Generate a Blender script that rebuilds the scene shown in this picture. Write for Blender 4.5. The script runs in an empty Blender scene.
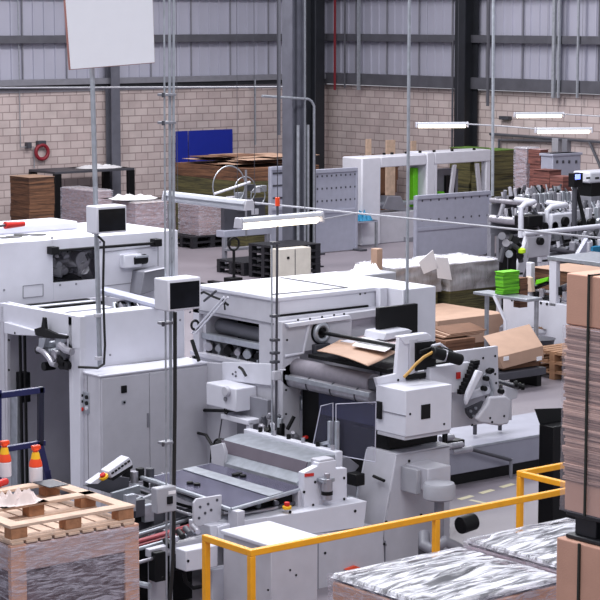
import bpy, math, random
from mathutils import Vector, noise, Matrix
from math import radians, sin, cos, pi
S = bpy.context.scene
COL = S.collection

# ------------------------------------------------------------------ camera
F = 2116.0                      # focal length in pixels of a 600 px frame
H = 5.6                         # camera height above the floor
PITCH = math.atan(284.0 / F)
fh = Vector((0.6239, 0.7815, 0)); rt = Vector((0.7815, -0.6239, 0))
fw = fh * cos(PITCH) + Vector((0, 0, -sin(PITCH)))
up = fh * sin(PITCH) + Vector((0, 0, cos(PITCH)))
cam_d = bpy.data.cameras.new('camera'); cam = bpy.data.objects.new('camera', cam_d); COL.objects.link(cam)
cam_d.sensor_width = 36; cam_d.lens = F * 36 / 600; cam_d.clip_end = 300
M = Matrix((rt, up, -fw)).transposed().to_4x4(); M.translation = Vector((0, 0, H))
cam.matrix_world = M
S.camera = cam

# ------------------------------------------------------------------ world, lights, exposure
W = bpy.data.worlds.new('world'); S.world = W; W.use_nodes = True
bg = W.node_tree.nodes['Background']; bg.inputs[0].default_value = (0.87, 0.90, 1.0, 1); bg.inputs[1].default_value = 0.55
def area(name, loc, sx, sy, power, col=(1, 1, 1), tgt=None):
    l = bpy.data.lights.new(name, 'AREA'); l.shape = 'RECTANGLE'; l.size = sx; l.size_y = sy; l.energy = power; l.color = col
    o = bpy.data.objects.new(name, l); COL.objects.link(o); o.location = loc
    if tgt is not None:
        o.rotation_euler = (Vector(tgt) - Vector(loc)).to_track_quat('-Z', 'Y').to_euler()
    return o
area('rooflight', (12, 20, 11), 12, 3, 1500, (0.95, 0.96, 1))
area('rooflight', (22, 28, 11), 14, 3, 1750, (0.95, 0.96, 1))
area('rooflight', (28, 38, 11), 14, 3, 1800, (1, 0.97, 0.97))
area('rooflight', (9, 9, 10.5), 8, 3, 800, (0.97, 0.97, 1))
S.view_settings.view_transform = 'Standard'; S.view_settings.look = 'None'
S.view_settings.exposure = 0.12; S.view_settings.gamma = 1; S.view_settings.use_curve_mapping = False

# ------------------------------------------------------------------ helpers
def at(px, py, X=None, Y=None, Z=None, d=None):
    """world point on the sight line of a photo pixel, cut by a plane of the place"""
    r = fw + rt * ((px - 300) / F) + up * ((300 - py) / F)
    if X is not None: t = X / r.x
    elif Y is not None: t = Y / r.y
    elif Z is not None: t = (Z - H) / r.z
    else: t = d
    return Vector((0, 0, H)) + r * t

def srgb(c):
    return tuple(((v / 255) / 12.92 if v / 255 < .04045 else ((v / 255 + .055) / 1.055) ** 2.4) for v in c)

MATS = {}
def mat(name, rgb, rough=.5, metal=0, noise_amt=.06, nscale=6, bump=0, bscale=40, spec=.5, trans=0, alpha=1, coat=0):
    m = bpy.data.materials.new(name); m.use_nodes = True; nt = m.node_tree; b = nt.nodes['Principled BSDF']
    c = srgb(rgb)
    b.inputs['Roughness'].default_value = rough; b.inputs['Metallic'].default_value = metal
    b.inputs['Specular IOR Level'].default_value = spec
    b.inputs['Transmission Weight'].default_value = trans; b.inputs['Alpha'].default_value = alpha
    b.inputs['Coat Weight'].default_value = coat
    tc = nt.nodes.new('ShaderNodeTexCoord')
    n = nt.nodes.new('ShaderNodeTexNoise'); n.inputs['Scale'].default_value = nscale; n.inputs['Detail'].default_value = 5
    r = nt.nodes.new('ShaderNodeMapRange'); r.inputs[1].default_value = .3; r.inputs[2].default_value = .7
    r.inputs[3].default_value = 1 - noise_amt; r.inputs[4].default_value = 1 + noise_amt
    mx = nt.nodes.new('ShaderNodeVectorMath'); mx.operation = 'SCALE'; mx.inputs[0].default_value = c
    nt.links.new(tc.outputs['Object'], n.inputs['Vector']); nt.links.new(n.outputs[0], r.inputs[0])
    nt.links.new(r.outputs[0], mx.inputs['Scale']); nt.links.new(mx.outputs[0], b.inputs['Base Color'])
    if bump:
        n2 = nt.nodes.new('ShaderNodeTexNoise'); n2.inputs['Scale'].default_value = bscale
        bp = nt.nodes.new('ShaderNodeBump'); bp.inputs['Strength'].default_value = bump; bp.inputs['Distance'].default_value = .01
        nt.links.new(tc.outputs['Object'], n2.inputs['Vector']); nt.links.new(n2.outputs[0], bp.inputs['Height'])
        nt.links.new(bp.outputs[0], b.inputs['Normal'])
    MATS[name] = m
    return m

white = mat('white_paint', (208, 208, 218), .38, 0, .03)
offwhite = mat('offwhite_paint', (184, 183, 192), .42, 0, .05)
grey = mat('grey_paint', (160, 160, 168), .45, 0, .06)
midgrey = mat('mid_grey_paint', (125, 125, 134), .45, 0, .08)
darkgrey = mat('dark_grey_paint', (66, 66, 74), .5, 0, .1)
lilac = mat('lilac_grey_sheet', (168, 170, 186), .45, .1, .05)
black = mat('black_plastic', (11, 11, 14), .5, 0, .2, spec=.25)
rubber = mat('black_rubber', (24, 24, 26), .7)
steel = mat('brushed_steel', (172, 170, 178), .32, .6, .12, 14)
plate = mat('polished_plate', (112, 110, 134), .2, .7, .2, 3)
rollgrey = mat('rubber_roller', (128, 123, 132), .4, .1, .08, 20)
galv = mat('galvanised_steel', (168, 172, 180), .38, .6, .14, 12)
colsteel = mat('painted_column_steel', (98, 99, 110), .5, .1, .14, 3)
darksteel = mat('dark_column_steel', (34, 36, 42), .5, .1, .14, 3)
railsteel = mat('grey_rail_steel', (86, 86, 94), .5, .1, .15, 3)
yellow = mat('yellow_paint', (238, 164, 22), .4, 0, .07, 10)
navy = mat('navy_paint', (22, 28, 78), .35)
bluepanel = mat('blue_panel', (10, 34, 140), .5, 0, .05)
red = mat('red_plastic', (196, 34, 26), .4)
redbelt = mat('dull_red_belt', (148, 62, 70), .55)
orange = mat('orange_red_plastic', (235, 74, 30), .38)
hose_y = mat('yellow_hose', (180, 138, 66), .45)
yplast = mat('yellow_plastic', (244, 186, 24), .4)
green = mat('bright_green', (108, 205, 22), .5, 0, .1, 30)
teal = mat('teal_cloth', (30, 120, 160), .7, 0, .2, 20)
bottlewhite = mat('milky_plastic', (226, 220, 226), .35)
card = mat('cardboard', (176, 144, 124), .75, 0, .06, 5, .15, 90)
cardpink = mat('pinkish_cardboard', (198, 152, 132), .7, 0, .06, 5, .15, 90)
carddark = mat('brown_cardboard', (112, 78, 58), .8, 0, .12, 5, .2, 60)
paper = mat('white_paper', (232, 230, 234), .7, 0, .02, 3, .2, 20)
wood = mat('pale_pallet_wood', (202, 174, 154), .75, 0, .16, 9, .3, 60)
woodend = mat('sawn_block_wood', (160, 112, 80), .8, 0, .25, 14, .3, 60)
wooddark = mat('weathered_pallet_wood', (150, 112, 84), .8, 0, .2, 9, .3, 60)
blkpallet = mat('black_pallet_plastic', (30, 30, 36), .5, 0, .15)
olive = mat('olive_printed_stack', (78, 76, 48), .7, 0, .3, 8)
screenm = mat('dark_screen', (16, 17, 23), .3, 0, .6, 5, spec=.15)
darkblue = mat('deep_blue_plate', (28, 32, 66), .4, .1, .2)
cable = mat('black_cable', (16, 16, 18), .5)

def bsdf(m): return m.node_tree.nodes['Principled BSDF']
def layered(name, c1, c2, scale, rough=.75, distort=1.0, zdir=True, bumpd=.02):
    """stack of sheets: thin irregular layers seen on edge"""
    m = mat(name, c1, rough, 0, .05); nt = m.node_tree; b = bsdf(m)
    tc = nt.nodes.new('ShaderNodeTexCoord'); mp = nt.nodes.new('ShaderNodeMapping')
    mp.inputs['Scale'].default_value = (1.2, 1.2, scale)
    n = nt.nodes.new('ShaderNodeTexNoise'); n.inputs['Scale'].default_value = 1; n.inputs['Detail'].default_value = 4
    n.inputs['Roughness'].default_value = .7; n.inputs['Distortion'].default_value = distort * .3
    cr = nt.nodes.new('ShaderNodeValToRGB'); cr.color_ramp.elements[0].position = .36; cr.color_ramp.elements[1].position = .6
    cr.color_ramp.elements[0].color = (*srgb(c2), 1); cr.color_ramp.elements[1].color = (*srgb(c1), 1)
    bp = nt.nodes.new('ShaderNodeBump'); bp.inputs['Strength'].default_value = .6; bp.inputs['Distance'].default_value = bumpd
    nt.links.new(tc.outputs['Object'], mp.inputs['Vector']); nt.links.new(mp.outputs[0], n.inputs['Vector'])
    nt.links.new(n.outputs[0], cr.inputs[0]); nt.links.new(cr.outputs[0], b.inputs['Base Color'])
    nt.links.new(n.outputs[0], bp.inputs['Height']); nt.links.new(bp.outputs[0], b.inputs['Normal'])
    return m
sheetstack = layered('sheet_edges_film_glint', (222, 184, 170), (128, 94, 86), 80)  # pale lines of the sheet edges also carry the wrap film's glint as colour
brownstack = layered('brown_stack_edges', (122, 84, 60), (58, 36, 26), 22)
pinkstack = layered('pinkish_stack_edges', (176, 152, 154), (122, 98, 100), 16)
olivestack = layered('olive_stack_edges', (96, 90, 54), (38, 38, 26), 30)
greenstack = layered('green_stack_edges', (112, 200, 34), (44, 110, 10), 40)
redstack = layered('reddish_stack_edges', (136, 84, 76), (66, 36, 34), 26)

def film(name, base=(226, 224, 234), lo=.12, hi=.75, stretch=(2, 9, 9), sc=3.0, rough=.16):
    """stretch film: clear plastic with white crumpled streaks"""
    m = bpy.data.materials.new(name); m.use_nodes = True; nt = m.node_tree; b = bsdf(m); out = nt.nodes['Material Output']
    b.inputs['Base Color'].default_value = (*srgb(base), 1); b.inputs['Roughness'].default_value = rough
    tc = nt.nodes.new('ShaderNodeTexCoord'); mp = nt.nodes.new('ShaderNodeMapping'); mp.inputs['Scale'].default_value = stretch
    n = nt.nodes.new('ShaderNodeTexNoise'); n.inputs['Scale'].default_value = sc; n.inputs['Detail'].default_value = 6
    n.inputs['Roughness'].default_value = .62; n.inputs['Distortion'].default_value = .8
    mr = nt.nodes.new('ShaderNodeMapRange'); mr.inputs[1].default_value = .40; mr.inputs[2].default_value = .6
    mr.inputs[3].default_value = lo; mr.inputs[4].default_value = hi
    tr = nt.nodes.new('ShaderNodeBsdfTransparent'); mx = nt.nodes.new('ShaderNodeMixShader')
    bp = nt.nodes.new('ShaderNodeBump'); bp.inputs['Strength'].default_value = .9; bp.inputs['Distance'].default_value = .03
    L = nt.links.new
    L(tc.outputs['Object'], mp.inputs['Vector']); L(mp.outputs[0], n.inputs['Vector']); L(n.outputs[0], mr.inputs[0])
    L(n.outputs[0], bp.inputs['Height']); L(bp.outputs[0], b.inputs['Normal'])
    L(mr.outputs[0], mx.inputs[0]); L(tr.outputs[0], mx.inputs[1]); L(b.outputs[0], mx.inputs[2]); L(mx.outputs[0], out.inputs[0])
    MATS[name] = m
    return m
film_top = film('film_top', (235, 235, 243), .04, .97, (1.0, 7.0, 4.0), 2.6)
film_side = film('film_side', (205, 200, 214), .04, .6, (2.5, 2.5, 16), 3)
film_far = film('film_far', (200, 198, 206), .4, .6, (3, 3, .8), 2)

def clear(name, tint, op, rough=.08):
    m = bpy.data.materials.new(name); m.use_nodes = True; nt = m.node_tree; b = bsdf(m); out = nt.nodes['Material Output']
    b.inputs['Base Color'].default_value = (*srgb(tint), 1); b.inputs['Roughness'].default_value = rough
    tr = nt.nodes.new('ShaderNodeBsdfTransparent'); mx = nt.nodes.new('ShaderNodeMixShader'); mx.inputs[0].default_value = op
    nt.links.new(tr.outputs[0], mx.inputs[1]); nt.links.new(b.outputs[0], mx.inputs[2]); nt.links.new(mx.outputs[0], out.inputs[0])
    return m
acrylic = clear('clear_acrylic', (130, 130, 160), .08)
darkglass = clear('dark_window_glass', (20, 20, 26), .2)
edgeglow = mat('acrylic_edge', (190, 190, 205), .2)

def emis(name, rgb, st):
    m = bpy.data.materials.new(name); m.use_nodes = True; b = bsdf(m)
    b.inputs['Base Color'].default_value = (.8, .8, .8, 1)
    b.inputs['Emission Color'].default_value = (*srgb(rgb), 1); b.inputs['Emission Strength'].default_value = st
    return m
tube_lit = emis('lit_tube', (255, 240, 214), 3.2)
tube_off = mat('lamp_cover', (190, 192, 200), .25)
led = emis('blue_led', (60, 90, 255), 3.0)

def ao_link(): pass

class MB:
    def __init__(s): s.v = []; s.f = []; s.m = []
    def poly(s, pts):
        i = len(s.v); s.v += [Vector(p) for p in pts]; s.f.append(tuple(range(i, i + len(pts)))); return s
    def prism(s, pts, vec):
        n = len(pts); i = len(s.v); vec = Vector(vec); pts = [Vector(p) for p in pts]
        nr = Vector((0, 0, 0))
        for k in range(n):
            nr += (pts[k] - pts[0]).cross(pts[(k + 1) % n] - pts[0])
        if nr.dot(vec) > 0: pts = pts[::-1]
        s.v += pts + [p + vec for p in pts]
        s.f.append(tuple(range(i, i + n))); s.f.append(tuple(range(i + 2 * n - 1, i + n - 1, -1)))
        for k in range(n):
            k2 = (k + 1) % n; s.f.append((i + k2, i + k, i + n + k, i + n + k2))
        return s
    def box(s, x0, x1, y0, y1, z0, z1):
        x0, x1 = min(x0, x1), max(x0, x1); y0, y1 = min(y0, y1), max(y0, y1); z0, z1 = min(z0, z1), max(z0, z1)
        return s.prism([(x0, y0, z0), (x1, y0, z0), (x1, y1, z0), (x0, y1, z0)], (0, 0, z1 - z0))
    def cyl(s, p0, p1, r, r1=None, n=18):
        p0 = Vector(p0); p1 = Vector(p1); r1 = r if r1 is None else r1
        a = (p1 - p0).normalized(); u = a.orthogonal().normalized(); w = a.cross(u); i = len(s.v)
        for p, q in ((p0, r), (p1, r1)):
            for k in range(n):
                t = 2 * pi * k / n; s.v.append(p + (u * cos(t) + w * sin(t)) * q)
        s.f.append(tuple(range(i + n - 1, i - 1, -1))); s.f.append(tuple(range(i + n, i + 2 * n)))
        for k in range(n):
            k2 = (k + 1) % n; s.f.append((i + k, i + k2, i + n + k2, i + n + k))
        return s
    def tube(s, path, r, n=8):
        P = [Vector(p) for p in path]; i = len(s.v); u = None
        for j, p in enumerate(P):
            t = ((P[j] - P[j - 1]).normalized() if j else Vector((0, 0, 0))) + ((P[j + 1] - P[j]).normalized() if j < len(P) - 1 else Vector((0, 0, 0)))
            t.normalize()
            u = t.orthogonal().normalized() if u is None else (u - t * u.dot(t)).normalized()
            w = t.cross(u)
            for k in range(n):
                a = 2 * pi * k / n; s.v.append(p + (u * cos(a) + w * sin(a)) * r)
        for j in range(len(P) - 1):
            for k in range(n):
                k2 = (k + 1) % n; s.f.append((i + j * n + k, i + j * n + k2, i + (j + 1) * n + k2, i + (j + 1) * n + k))
        s.f.append(tuple(range(i + n - 1, i - 1, -1))); e = i + (len(P) - 1) * n; s.f.append(tuple(range(e, e + n)))
        return s
    def lathe(s, c, prof, n=20):
        c = Vector(c)
        for (r0, z0), (r1, z1) in zip(prof, prof[1:]):
            pass
        i = len(s.v)
        for r, z in prof:
            for k in range(n):
                t = 2 * pi * k / n; s.v.append(c + Vector((cos(t) * r, sin(t) * r, z)))
        for j in range(len(prof) - 1):
            for k in range(n):
                k2 = (k + 1) % n; s.f.append((i + j * n + k, i + j * n + k2, i + (j + 1) * n + k2, i + (j + 1) * n + k))
        s.f.append(tuple(range(i + n - 1, i - 1, -1))); e = i + (len(prof) - 1) * n; s.f.append(tuple(range(e, e + n)))
        return s
    def tri(s, c, R, r, axis='y', n=28, m=10):
        """ring"""
        i = len(s.v); c = Vector(c)
        for a in range(n):
            t = 2 * pi * a / n
            for b in range(m):
                q = 2 * pi * b / m; rr = R + r * cos(q); h = r * sin(q)
                v = {'y': Vector((rr * cos(t), h, rr * sin(t))), 'x': Vector((h, rr * cos(t), rr * sin(t))), 'z': Vector((rr * cos(t), rr * sin(t), h))}[axis]
                s.v.append(c + v)
        for a in range(n):
            for b in range(m):
                a2 = (a + 1) % n; b2 = (b + 1) % m
                s.f.append((i + a * m + b, i + a * m + b2, i + a2 * m + b2, i + a2 * m + b))
        return s
    def build(s, name, m, parent=None, bevel=.006, label=None, cat=None, group=None, kind=None):
        me = bpy.data.meshes.new(name)
        if parent is None:
            xs = [v.x for v in s.v]; ys = [v.y for v in s.v]; zs = [v.z for v in s.v]
            off = Vector(((min(xs) + max(xs)) / 2, (min(ys) + max(ys)) / 2, min(zs)))
        else: off = OFF[parent.name]
        me.from_pydata([v - off for v in s.v], [], s.f)
        me.materials.append(m); me.shade_smooth(); me.set_sharp_from_angle(angle=radians(38)); me.update()
        o = bpy.data.objects.new(name, me); COL.objects.link(o)
        if parent is None: o.location = off
        else: o.parent = parent
        OFF[o.name] = off
        if bevel:
            b = o.modifiers.new('bevel', 'BEVEL'); b.width = bevel; b.segments = 2; b.limit_method = 'ANGLE'; b.angle_limit = radians(50)
        tag(o, label, cat, group, kind)
        return o
OFF = {}
def tag(o, label=None, cat=None, group=None, kind=None):
    if label: o['label'] = label
    if cat: o['category'] = cat
    if group: o['group'] = group
    if kind: o['kind'] = kind
    return o
def T(name, label, cat, loc, group=None):
    o = bpy.data.objects.new(name, None); COL.objects.link(o); o.location = loc; o.empty_display_size = .2
    OFF[o.name] = Vector(loc); tag(o, label, cat, group)
    return o
def dup(root, loc, rz=0, label=None, group=None):
    r = root.copy(); COL.objects.link(r); r.location = loc; r.rotation_euler = (0, 0, rz)
    if label: r['label'] = label
    if group: r['group'] = group
    for ch in list(root.children):
        c = ch.copy(); COL.objects.link(c); c.parent = r
        for g in list(ch.children):
            d = g.copy(); COL.objects.link(d); d.parent = c
    return r
def B(x0, x1, y0, y1, z0, z1): return MB().box(x0, x1, y0, y1, z0, z1)
BOLT = {}
def bolts(parent, pts, face='-y', r=.011, m=None):
    """countersunk black screws of a panel"""
    m = m or black
    ax = {'-y': Vector((0, -1, 0)), '-x': Vector((-1, 0, 0)), 'z': Vector((0, 0, 1))}[face]
    for p in pts:
        p = Vector(p); MB().cyl(p + ax * -.004, p + ax * .006, r, n=10).build('screw', m, parent, 0)
def facepx(pts, **k): return [at(px, py, **k) for px, py in pts]

# ------------------------------------------------------------------ the hall
WX, WY = 39.8, 48.6
def blockmat(name, xaxis):
    m = bpy.data.materials.new(name); m.use_nodes = True; nt = m.node_tree; b = bsdf(m); b.inputs['Roughness'].default_value = .9
    g = nt.nodes.new('ShaderNodeNewGeometry'); sp = nt.nodes.new('ShaderNodeSeparateXYZ'); cb = nt.nodes.new('ShaderNodeCombineXYZ')
    br = nt.nodes.new('ShaderNodeTexBrick'); br.inputs['Scale'].default_value = 1; br.inputs['Brick Width'].default_value = .42
    br.inputs['Row Height'].default_value = .205; br.inputs['Mortar Size'].default_value = .014; br.inputs['Mortar Smooth'].default_value = .2
    br.inputs['Color1'].default_value = (*srgb((198, 184, 182)), 1); br.inputs['Color2'].default_value = (*srgb((184, 168, 167)), 1)
    br.inputs['Mortar'].default_value = (*srgb((150, 135, 134)), 1)
    n = nt.nodes.new('ShaderNodeTexNoise'); n.inputs['Scale'].default_value = 1.6; n.inputs['Detail'].default_value = 8
    mr = nt.nodes.new('ShaderNodeMapRange'); mr.inputs[1].default_value = .3; mr.inputs[2].default_value = .7; mr.inputs[3].default_value = .86; mr.inputs[4].default_value = 1.1
    mx = nt.nodes.new('ShaderNodeVectorMath'); mx.operation = 'SCALE'
    bp = nt.nodes.new('ShaderNodeBump'); bp.inputs['Strength'].default_value = .5; bp.inputs['Distance'].default_value = .01; bp.invert = True
    L = nt.links.new
    L(g.outputs['Position'], sp.inputs[0]); L(sp.outputs['X' if xaxis else 'Y'], cb.inputs[0]); L(sp.outputs['Z'], cb.inputs[1])
    L(cb.outputs[0], br.inputs['Vector']); L(g.outputs['Position'], n.inputs['Vector']); L(n.outputs[0], mr.inputs[0])
    L(br.outputs['Color'], mx.inputs[0]); L(mr.outputs[0], mx.inputs['Scale']); L(mx.outputs[0], b.inputs['Base Color'])
    L(br.outputs['Fac'], bp.inputs['Height']); L(bp.outputs[0], b.inputs['Normal'])
    return m
def cladmat():
    m = mat('cladding_sheet', (174, 174, 190), .5, .1, .05, .8); return m
clad = cladmat()
fl = mat('painted_concrete_floor', (124, 117, 125), .42, 0, .10, .7, .1, 30)
st = 'structure'
o = B(-12, WX + .4, -8, WY + .4, -.2, 0).build('floor', fl, None, 0, kind=st)
wl = B(-12, WX + .2, WY, WY + .2, 0, 3.6).build('wall_left', blockmat('blockwork_left', True), None, 0, kind=st)
wr = B(WX, WX + .2, 12, WY, 0, 3.6).build('wall_right', blockmat('blockwork_right', False), None, 0, kind=st)

def cladding(par, horizontal_x, a0, a1):
    mb = MB(); a = a0; pts = []
    pitch = .34
    while a < a1:
        pts += [(a, 0), (a + pitch - .07, 0), (a + pitch - .055, .035), (a + pitch - .015, .035)]; a += pitch
    pts.append((a, 0))
    z0, z1 = 3.62, 9.0
    for (p, h), (p2, h2) in zip(pts, pts[1:]):
        if horizontal_x: mb.poly([(p, WY + .06 - h, z0), (p2, WY + .06 - h2, z0), (p2, WY + .06 - h2, z1), (p, WY + .06 - h, z1)])
        else: mb.poly([(WX + .06 - h, p, z0), (WX + .06 - h, p, z1), (WX + .06 - h2, p2, z1), (WX + .06 - h2, p2, z0)])
    mb.build('cladding', clad, par, 0)
cladding(wl, True, -12, WX); cladding(wr, False, 12, WY - .05)
# darker overlap seams between cladding sheets
k = 0
x = 2.0
mb = MB()
while x < WX - .5:
    mb.box(x, x + .035, WY - .01, WY + .03, 3.65, 9); x += 1.37
mb.build('sheet_seam', midgrey, wl, 0)
mb = MB(); y = 13.0
while y < WY - .5:
    mb.box(WX - .01, WX + .03, y, y + .035, 3.65, 9); y += 1.37
mb.build('sheet_seam', midgrey, wr, 0)
for z0, z1, w in ((4.88, 5.09, .2), (6.10, 6.34, .2), (7.4, 7.6, .2)):
    B(-12, WX, WY - w, WY, z0, z1).build('rail', railsteel, wl, .01)
    B(WX - w, WX, 12, WY - .1, z0, z1).build('rail', railsteel, wr, .01)
B(-12, WX, WY - .16, WY + .02, 3.66, 3.76).build('sill', darksteel, wl, .0)
B(-12, WX, WY - .22, WY + .02, 3.77, 3.93).build('lower_rail', midgrey, wl, .01)
B(WX - .2, WX + .02, 12, WY - .1, 3.63, 3.95).build('lower_rail', railsteel, wr, .01)
MB().box(-12, WX, WY - .02, WY + .1, 3.585, 3.655).build('coping', offwhite, wl, 0)

def isect(cx, cy, w, dpt, tf, tw, z0, z1, along='x'):
    """H section; along = direction of the web"""
    mb = MB()
    if along == 'x':
        mb.box(cx - dpt / 2, cx - dpt / 2 + tf, cy - w / 2, cy + w / 2, z0, z1); mb.box(cx + dpt / 2 - tf, cx + dpt / 2, cy - w / 2, cy + w / 2, z0, z1)
        mb.box(cx - dpt / 2 + tf, cx + dpt / 2 - tf, cy - tw / 2, cy + tw / 2, z0, z1)
    else:
        mb.box(cx - w / 2, cx + w / 2, cy - dpt / 2, cy - dpt / 2 + tf, z0, z1); mb.box(cx - w / 2, cx + w / 2, cy + dpt / 2 - tf, cy + dpt / 2, z0, z1)
        mb.box(cx - tw / 2, cx + tw / 2, cy - dpt / 2 + tf, cy + dpt / 2 - tf, z0, z1)
    return mb
# big free column
pc = at(299.5, 267, Z=0); CX, CY = pc.x, pc.y
main = T('steel_column', 'tall grey steel column standing mid-hall behind the white machines', 'column', (CX, CY, 0))
isect(CX - .14, CY + .05, .36, .34, .03, .02, 0, 9, 'x').build('shaft', colsteel, main, 0)
isect(CX + .19, CY - .02, .30, .28, .03, .02, 0, 9, 'x').build('shaft', darksteel, main, 0)
B(CX - .1, CX + .12, CY - .05, CY + .05, .0, 9).build('lacing_plate', colsteel, main, 0)
B(CX - .4, CX + .42, CY - .35, CY + .4, 0, .03).build('base_plate', darksteel, main, 0)
for dx in (-.2, .08): MB().cyl((CX + dx, CY - .2, .3), (CX + dx, CY - .2, 3.2), .035, n=8).build('conduit', galv, main, 0)
q = at(305, 60, Y=CY - .3); MB().tube([(q.x, CY - .3, 9), (q.x, CY - .3, .3)], .02).build('conduit', galv, main, 0)
a = at(262, 96, Y=CY - .3); b = at(308, 99, Y=CY - .3); c = at(314, 106, Y=CY - .3)
MB().tube([a, b, (b.x + .1, b.y, b.z - .05), (c.x, c.y, c.z), (c.x, c.y, .4)], .03).build('bent_conduit', galv, main, 0)

cc = at(338, 100, X=WX - .3)
cc = at(319, 120, Y=WY - .4)
isect(cc.x - .08, WY - .32, .3, .5, .05, .03, 0, 9, 'y').build('corner_column', darksteel, None, 0, 'dark steel column in the far corner where the two block walls meet', 'column')
p = at(114, 120, Y=WY - .3)
isect(p.x, WY - .25, .28, .3, .03, .02, 0, 9, 'y').build('wall_column', colsteel, None, 0, 'slim grey column on the left block wall behind the white board', 'column')
p = at(466, 100, X=WX - .35)
isect(WX - .35, p.y, .4, .5, .03, .02, 0, 9, 'x').build('wall_column', darksteel, None, 0, 'near-black column on the right block wall above the white frame machine', 'column')

def line_obj(name, path, r, m, label, cat, group=None, n=6):
    return MB().tube(path, r, n).build(name, m, None, 0, label, cat, group)
def wallpipe(px, y0, y1, r, m, label, cat='pipe', w='R'):
    K = dict(X=WX - .26) if w == 'R' else dict(Y=WY - .28)
    a = at(px, y0, **K); b = at(px, y1, **K)
    line_obj('wall_pipe', [a, (a.x, a.y, b.z)], r, m, label, cat)
wallpipe(345, -8, 88, .03, railsteel, 'thin grey pipe down the cladding right of the corner column')
wallpipe(335, -8, 90, .04, MATS['dark_red_pipe'] if 'dark_red_pipe' in MATS else mat('dark_red_pipe', (120, 34, 44), .5), 'thin red pipe running down beside the corner column')
wallpipe(359, -8, 90, .06, galv, 'pale pipe down the cladding between red pipe and hanging pole')
wallpipe(489, -8, 106, .05, railsteel, 'grey pipe ending at the block wall top just right of the black column')
wallpipe(555, -8, 98, .07, galv, 'first pale pipe down the cladding above the right hand lamps')
wallpipe(560, -8, 98, .05, galv, 'second pale pipe down the cladding above the right hand lamps')
wallpipe(579, -8, 98, .04, galv, 'rightmost thin pipe down the far cladding')
wallpipe(453, 40, 150, .03, railsteel, 'dark thin conduit on the right wall just left of the black column')
wallpipe(255, 80, 145, .03, galv, 'thin pale conduit on the left wall above the flat cardboard stack', w='L')
# conduit, switch and fire hose reel on the left wall
a = at(20.5, -8, Y=WY - .08); b = at(20.5, 147, Y=WY - .08); c = at(34, 147, Y=WY - .08); d = at(34, 168, Y=WY - .08)
wc = T('wall_conduit', 'thin grey conduit with small valve beside the red hose on the left wall', 'pipe', (b.x, WY - .08, b.z))
MB().tube([(b.x, b.y, a.z), b, c, (c.x, c.y, d.z)], .018, 6).build('pipe_run', galv, wc, 0)
e = at(28, 146, Y=WY - .08); MB().box(e.x - .06, e.x + .06, WY - .18, WY - .02, e.z - .06, e.z + .1).build('valve', darkgrey, wc)
e = at(42, 152, Y=WY - .12)
hr = T('hose_reel', 'round dark red hose coil hanging on the left block wall', 'hose', (e.x, WY, e.z))
MB().tri((e.x, WY - .12, e.z), .19, .05).build('hose_coil', mat('dark_red_hose', (130, 24, 40), .5), hr, 0)
B(e.x - .12, e.x + .12, WY - .15, WY, e.z + .17, e.z + .3).build('bracket', darkgrey, hr)
# boxes on the right wall
def wallbox(px0, py0, px1, py1, m, name, label, cat):
    a = at(px0, py0, X=WX - .15); b = at(px1, py1, X=WX - .15)
    return B(WX - .16, WX - .001, a.y, b.y, b.z, a.z).build(name, m, None, .01, label, cat)
wallbox(499, 116, 508, 120, darkgrey, 'wall_sign', 'small dark plate on the right wall left of the upper lamp', 'plate')
wallbox(552, 138, 558, 152, grey, 'fuse_box', 'left grey box under the rightmost lamp on the block wall', 'electrical box')
wallbox(562, 139, 567, 152, midgrey, 'fuse_box', 'right darker grey box under the rightmost lamp on the block wall', 'electrical box')
a = at(490, 134, X=WX - .1); b = at(600, 142, X=WX - .1)
line_obj('wall_trunking', [a, b + (b - a) * .2], .04, railsteel, 'long level grey trunking along the right block wall', 'trunking')
a = at(499, 140, X=WX - .1); b = at(553, 141, X=WX - .1); c = at(499, 160, X=WX - .1)
line_obj('wall_trunking', [c, a, b], .04, railsteel, 'lower bent trunking ending at the grey wall boxes', 'trunking')
a = at(589, 141, X=WX - .1); b = at(604, 175, X=WX - .1)
line_obj('wall_trunking', [a, b], .04, railsteel, 'slanting trunking at the right end of the block wall', 'trunking')
a = at(566, 139, X=WX - .12)
# ------------------------------------------------------------------ hanging things
line_obj('hanging_cable', [at(279, -10, d=40), at(279, 135, d=40)], .035, darkgrey, 'straight dark cable hanging in front of the cladding left of the big column', 'cable')
def lamp(name, label, c, dirv, L, lit=True, cat='lamp', group=None, r=.042):
    c = Vector(c); dv = Vector(dirv).normalized()
    t = T(name, label, cat, c, group)
    a = c - dv * L / 2; b = c + dv * L / 2; s = Vector((-dv.y, dv.x, 0))
    MB().prism([a + s * .07 + Vector((0, 0, .0)), a - s * .07, a - s * .05 + Vector((0, 0, .05)), a + s * .05 + Vector((0, 0, .05))], b - a).build('housing', tube_off, t, .012)
    MB().cyl(a + dv * .03 + Vector((0, 0, -.03)), b - dv * .03 + Vector((0, 0, -.03)), r, n=12).build('tube_cover', tube_lit if lit else tube_off, t, .01)
    for e in (a + dv * .2, b - dv * .2): MB().cyl(e + Vector((0, 0, .08)), (e.x, e.y, 9), .003, n=5).build('suspension_wire', darkgrey, t, 0)
    for e, g in ((a, -1), (b, 1)):
        MB().prism([e + s * .075 + Vector((0, 0, -.06)), e - s * .075 + Vector((0, 0, -.06)), e - s * .05 + Vector((0, 0, .055)), e + s * .05 + Vector((0, 0, .055))], dv * .03 * g).build('end_cap', offwhite, t, .01)
    return t
XD = (1, 0, 0); YD = (0, 1, 0)
lamp('ceiling_lamp', 'lit hanging tube lamp directly left of the black column', at(442, 124.5, d=44), (.85, -.55, 0), 1.05)
lamp('ceiling_lamp', 'higher of the two lit lamps at the right', at(539, 114.5, d=46), (.85, -.55, 0), 1.05)
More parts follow.
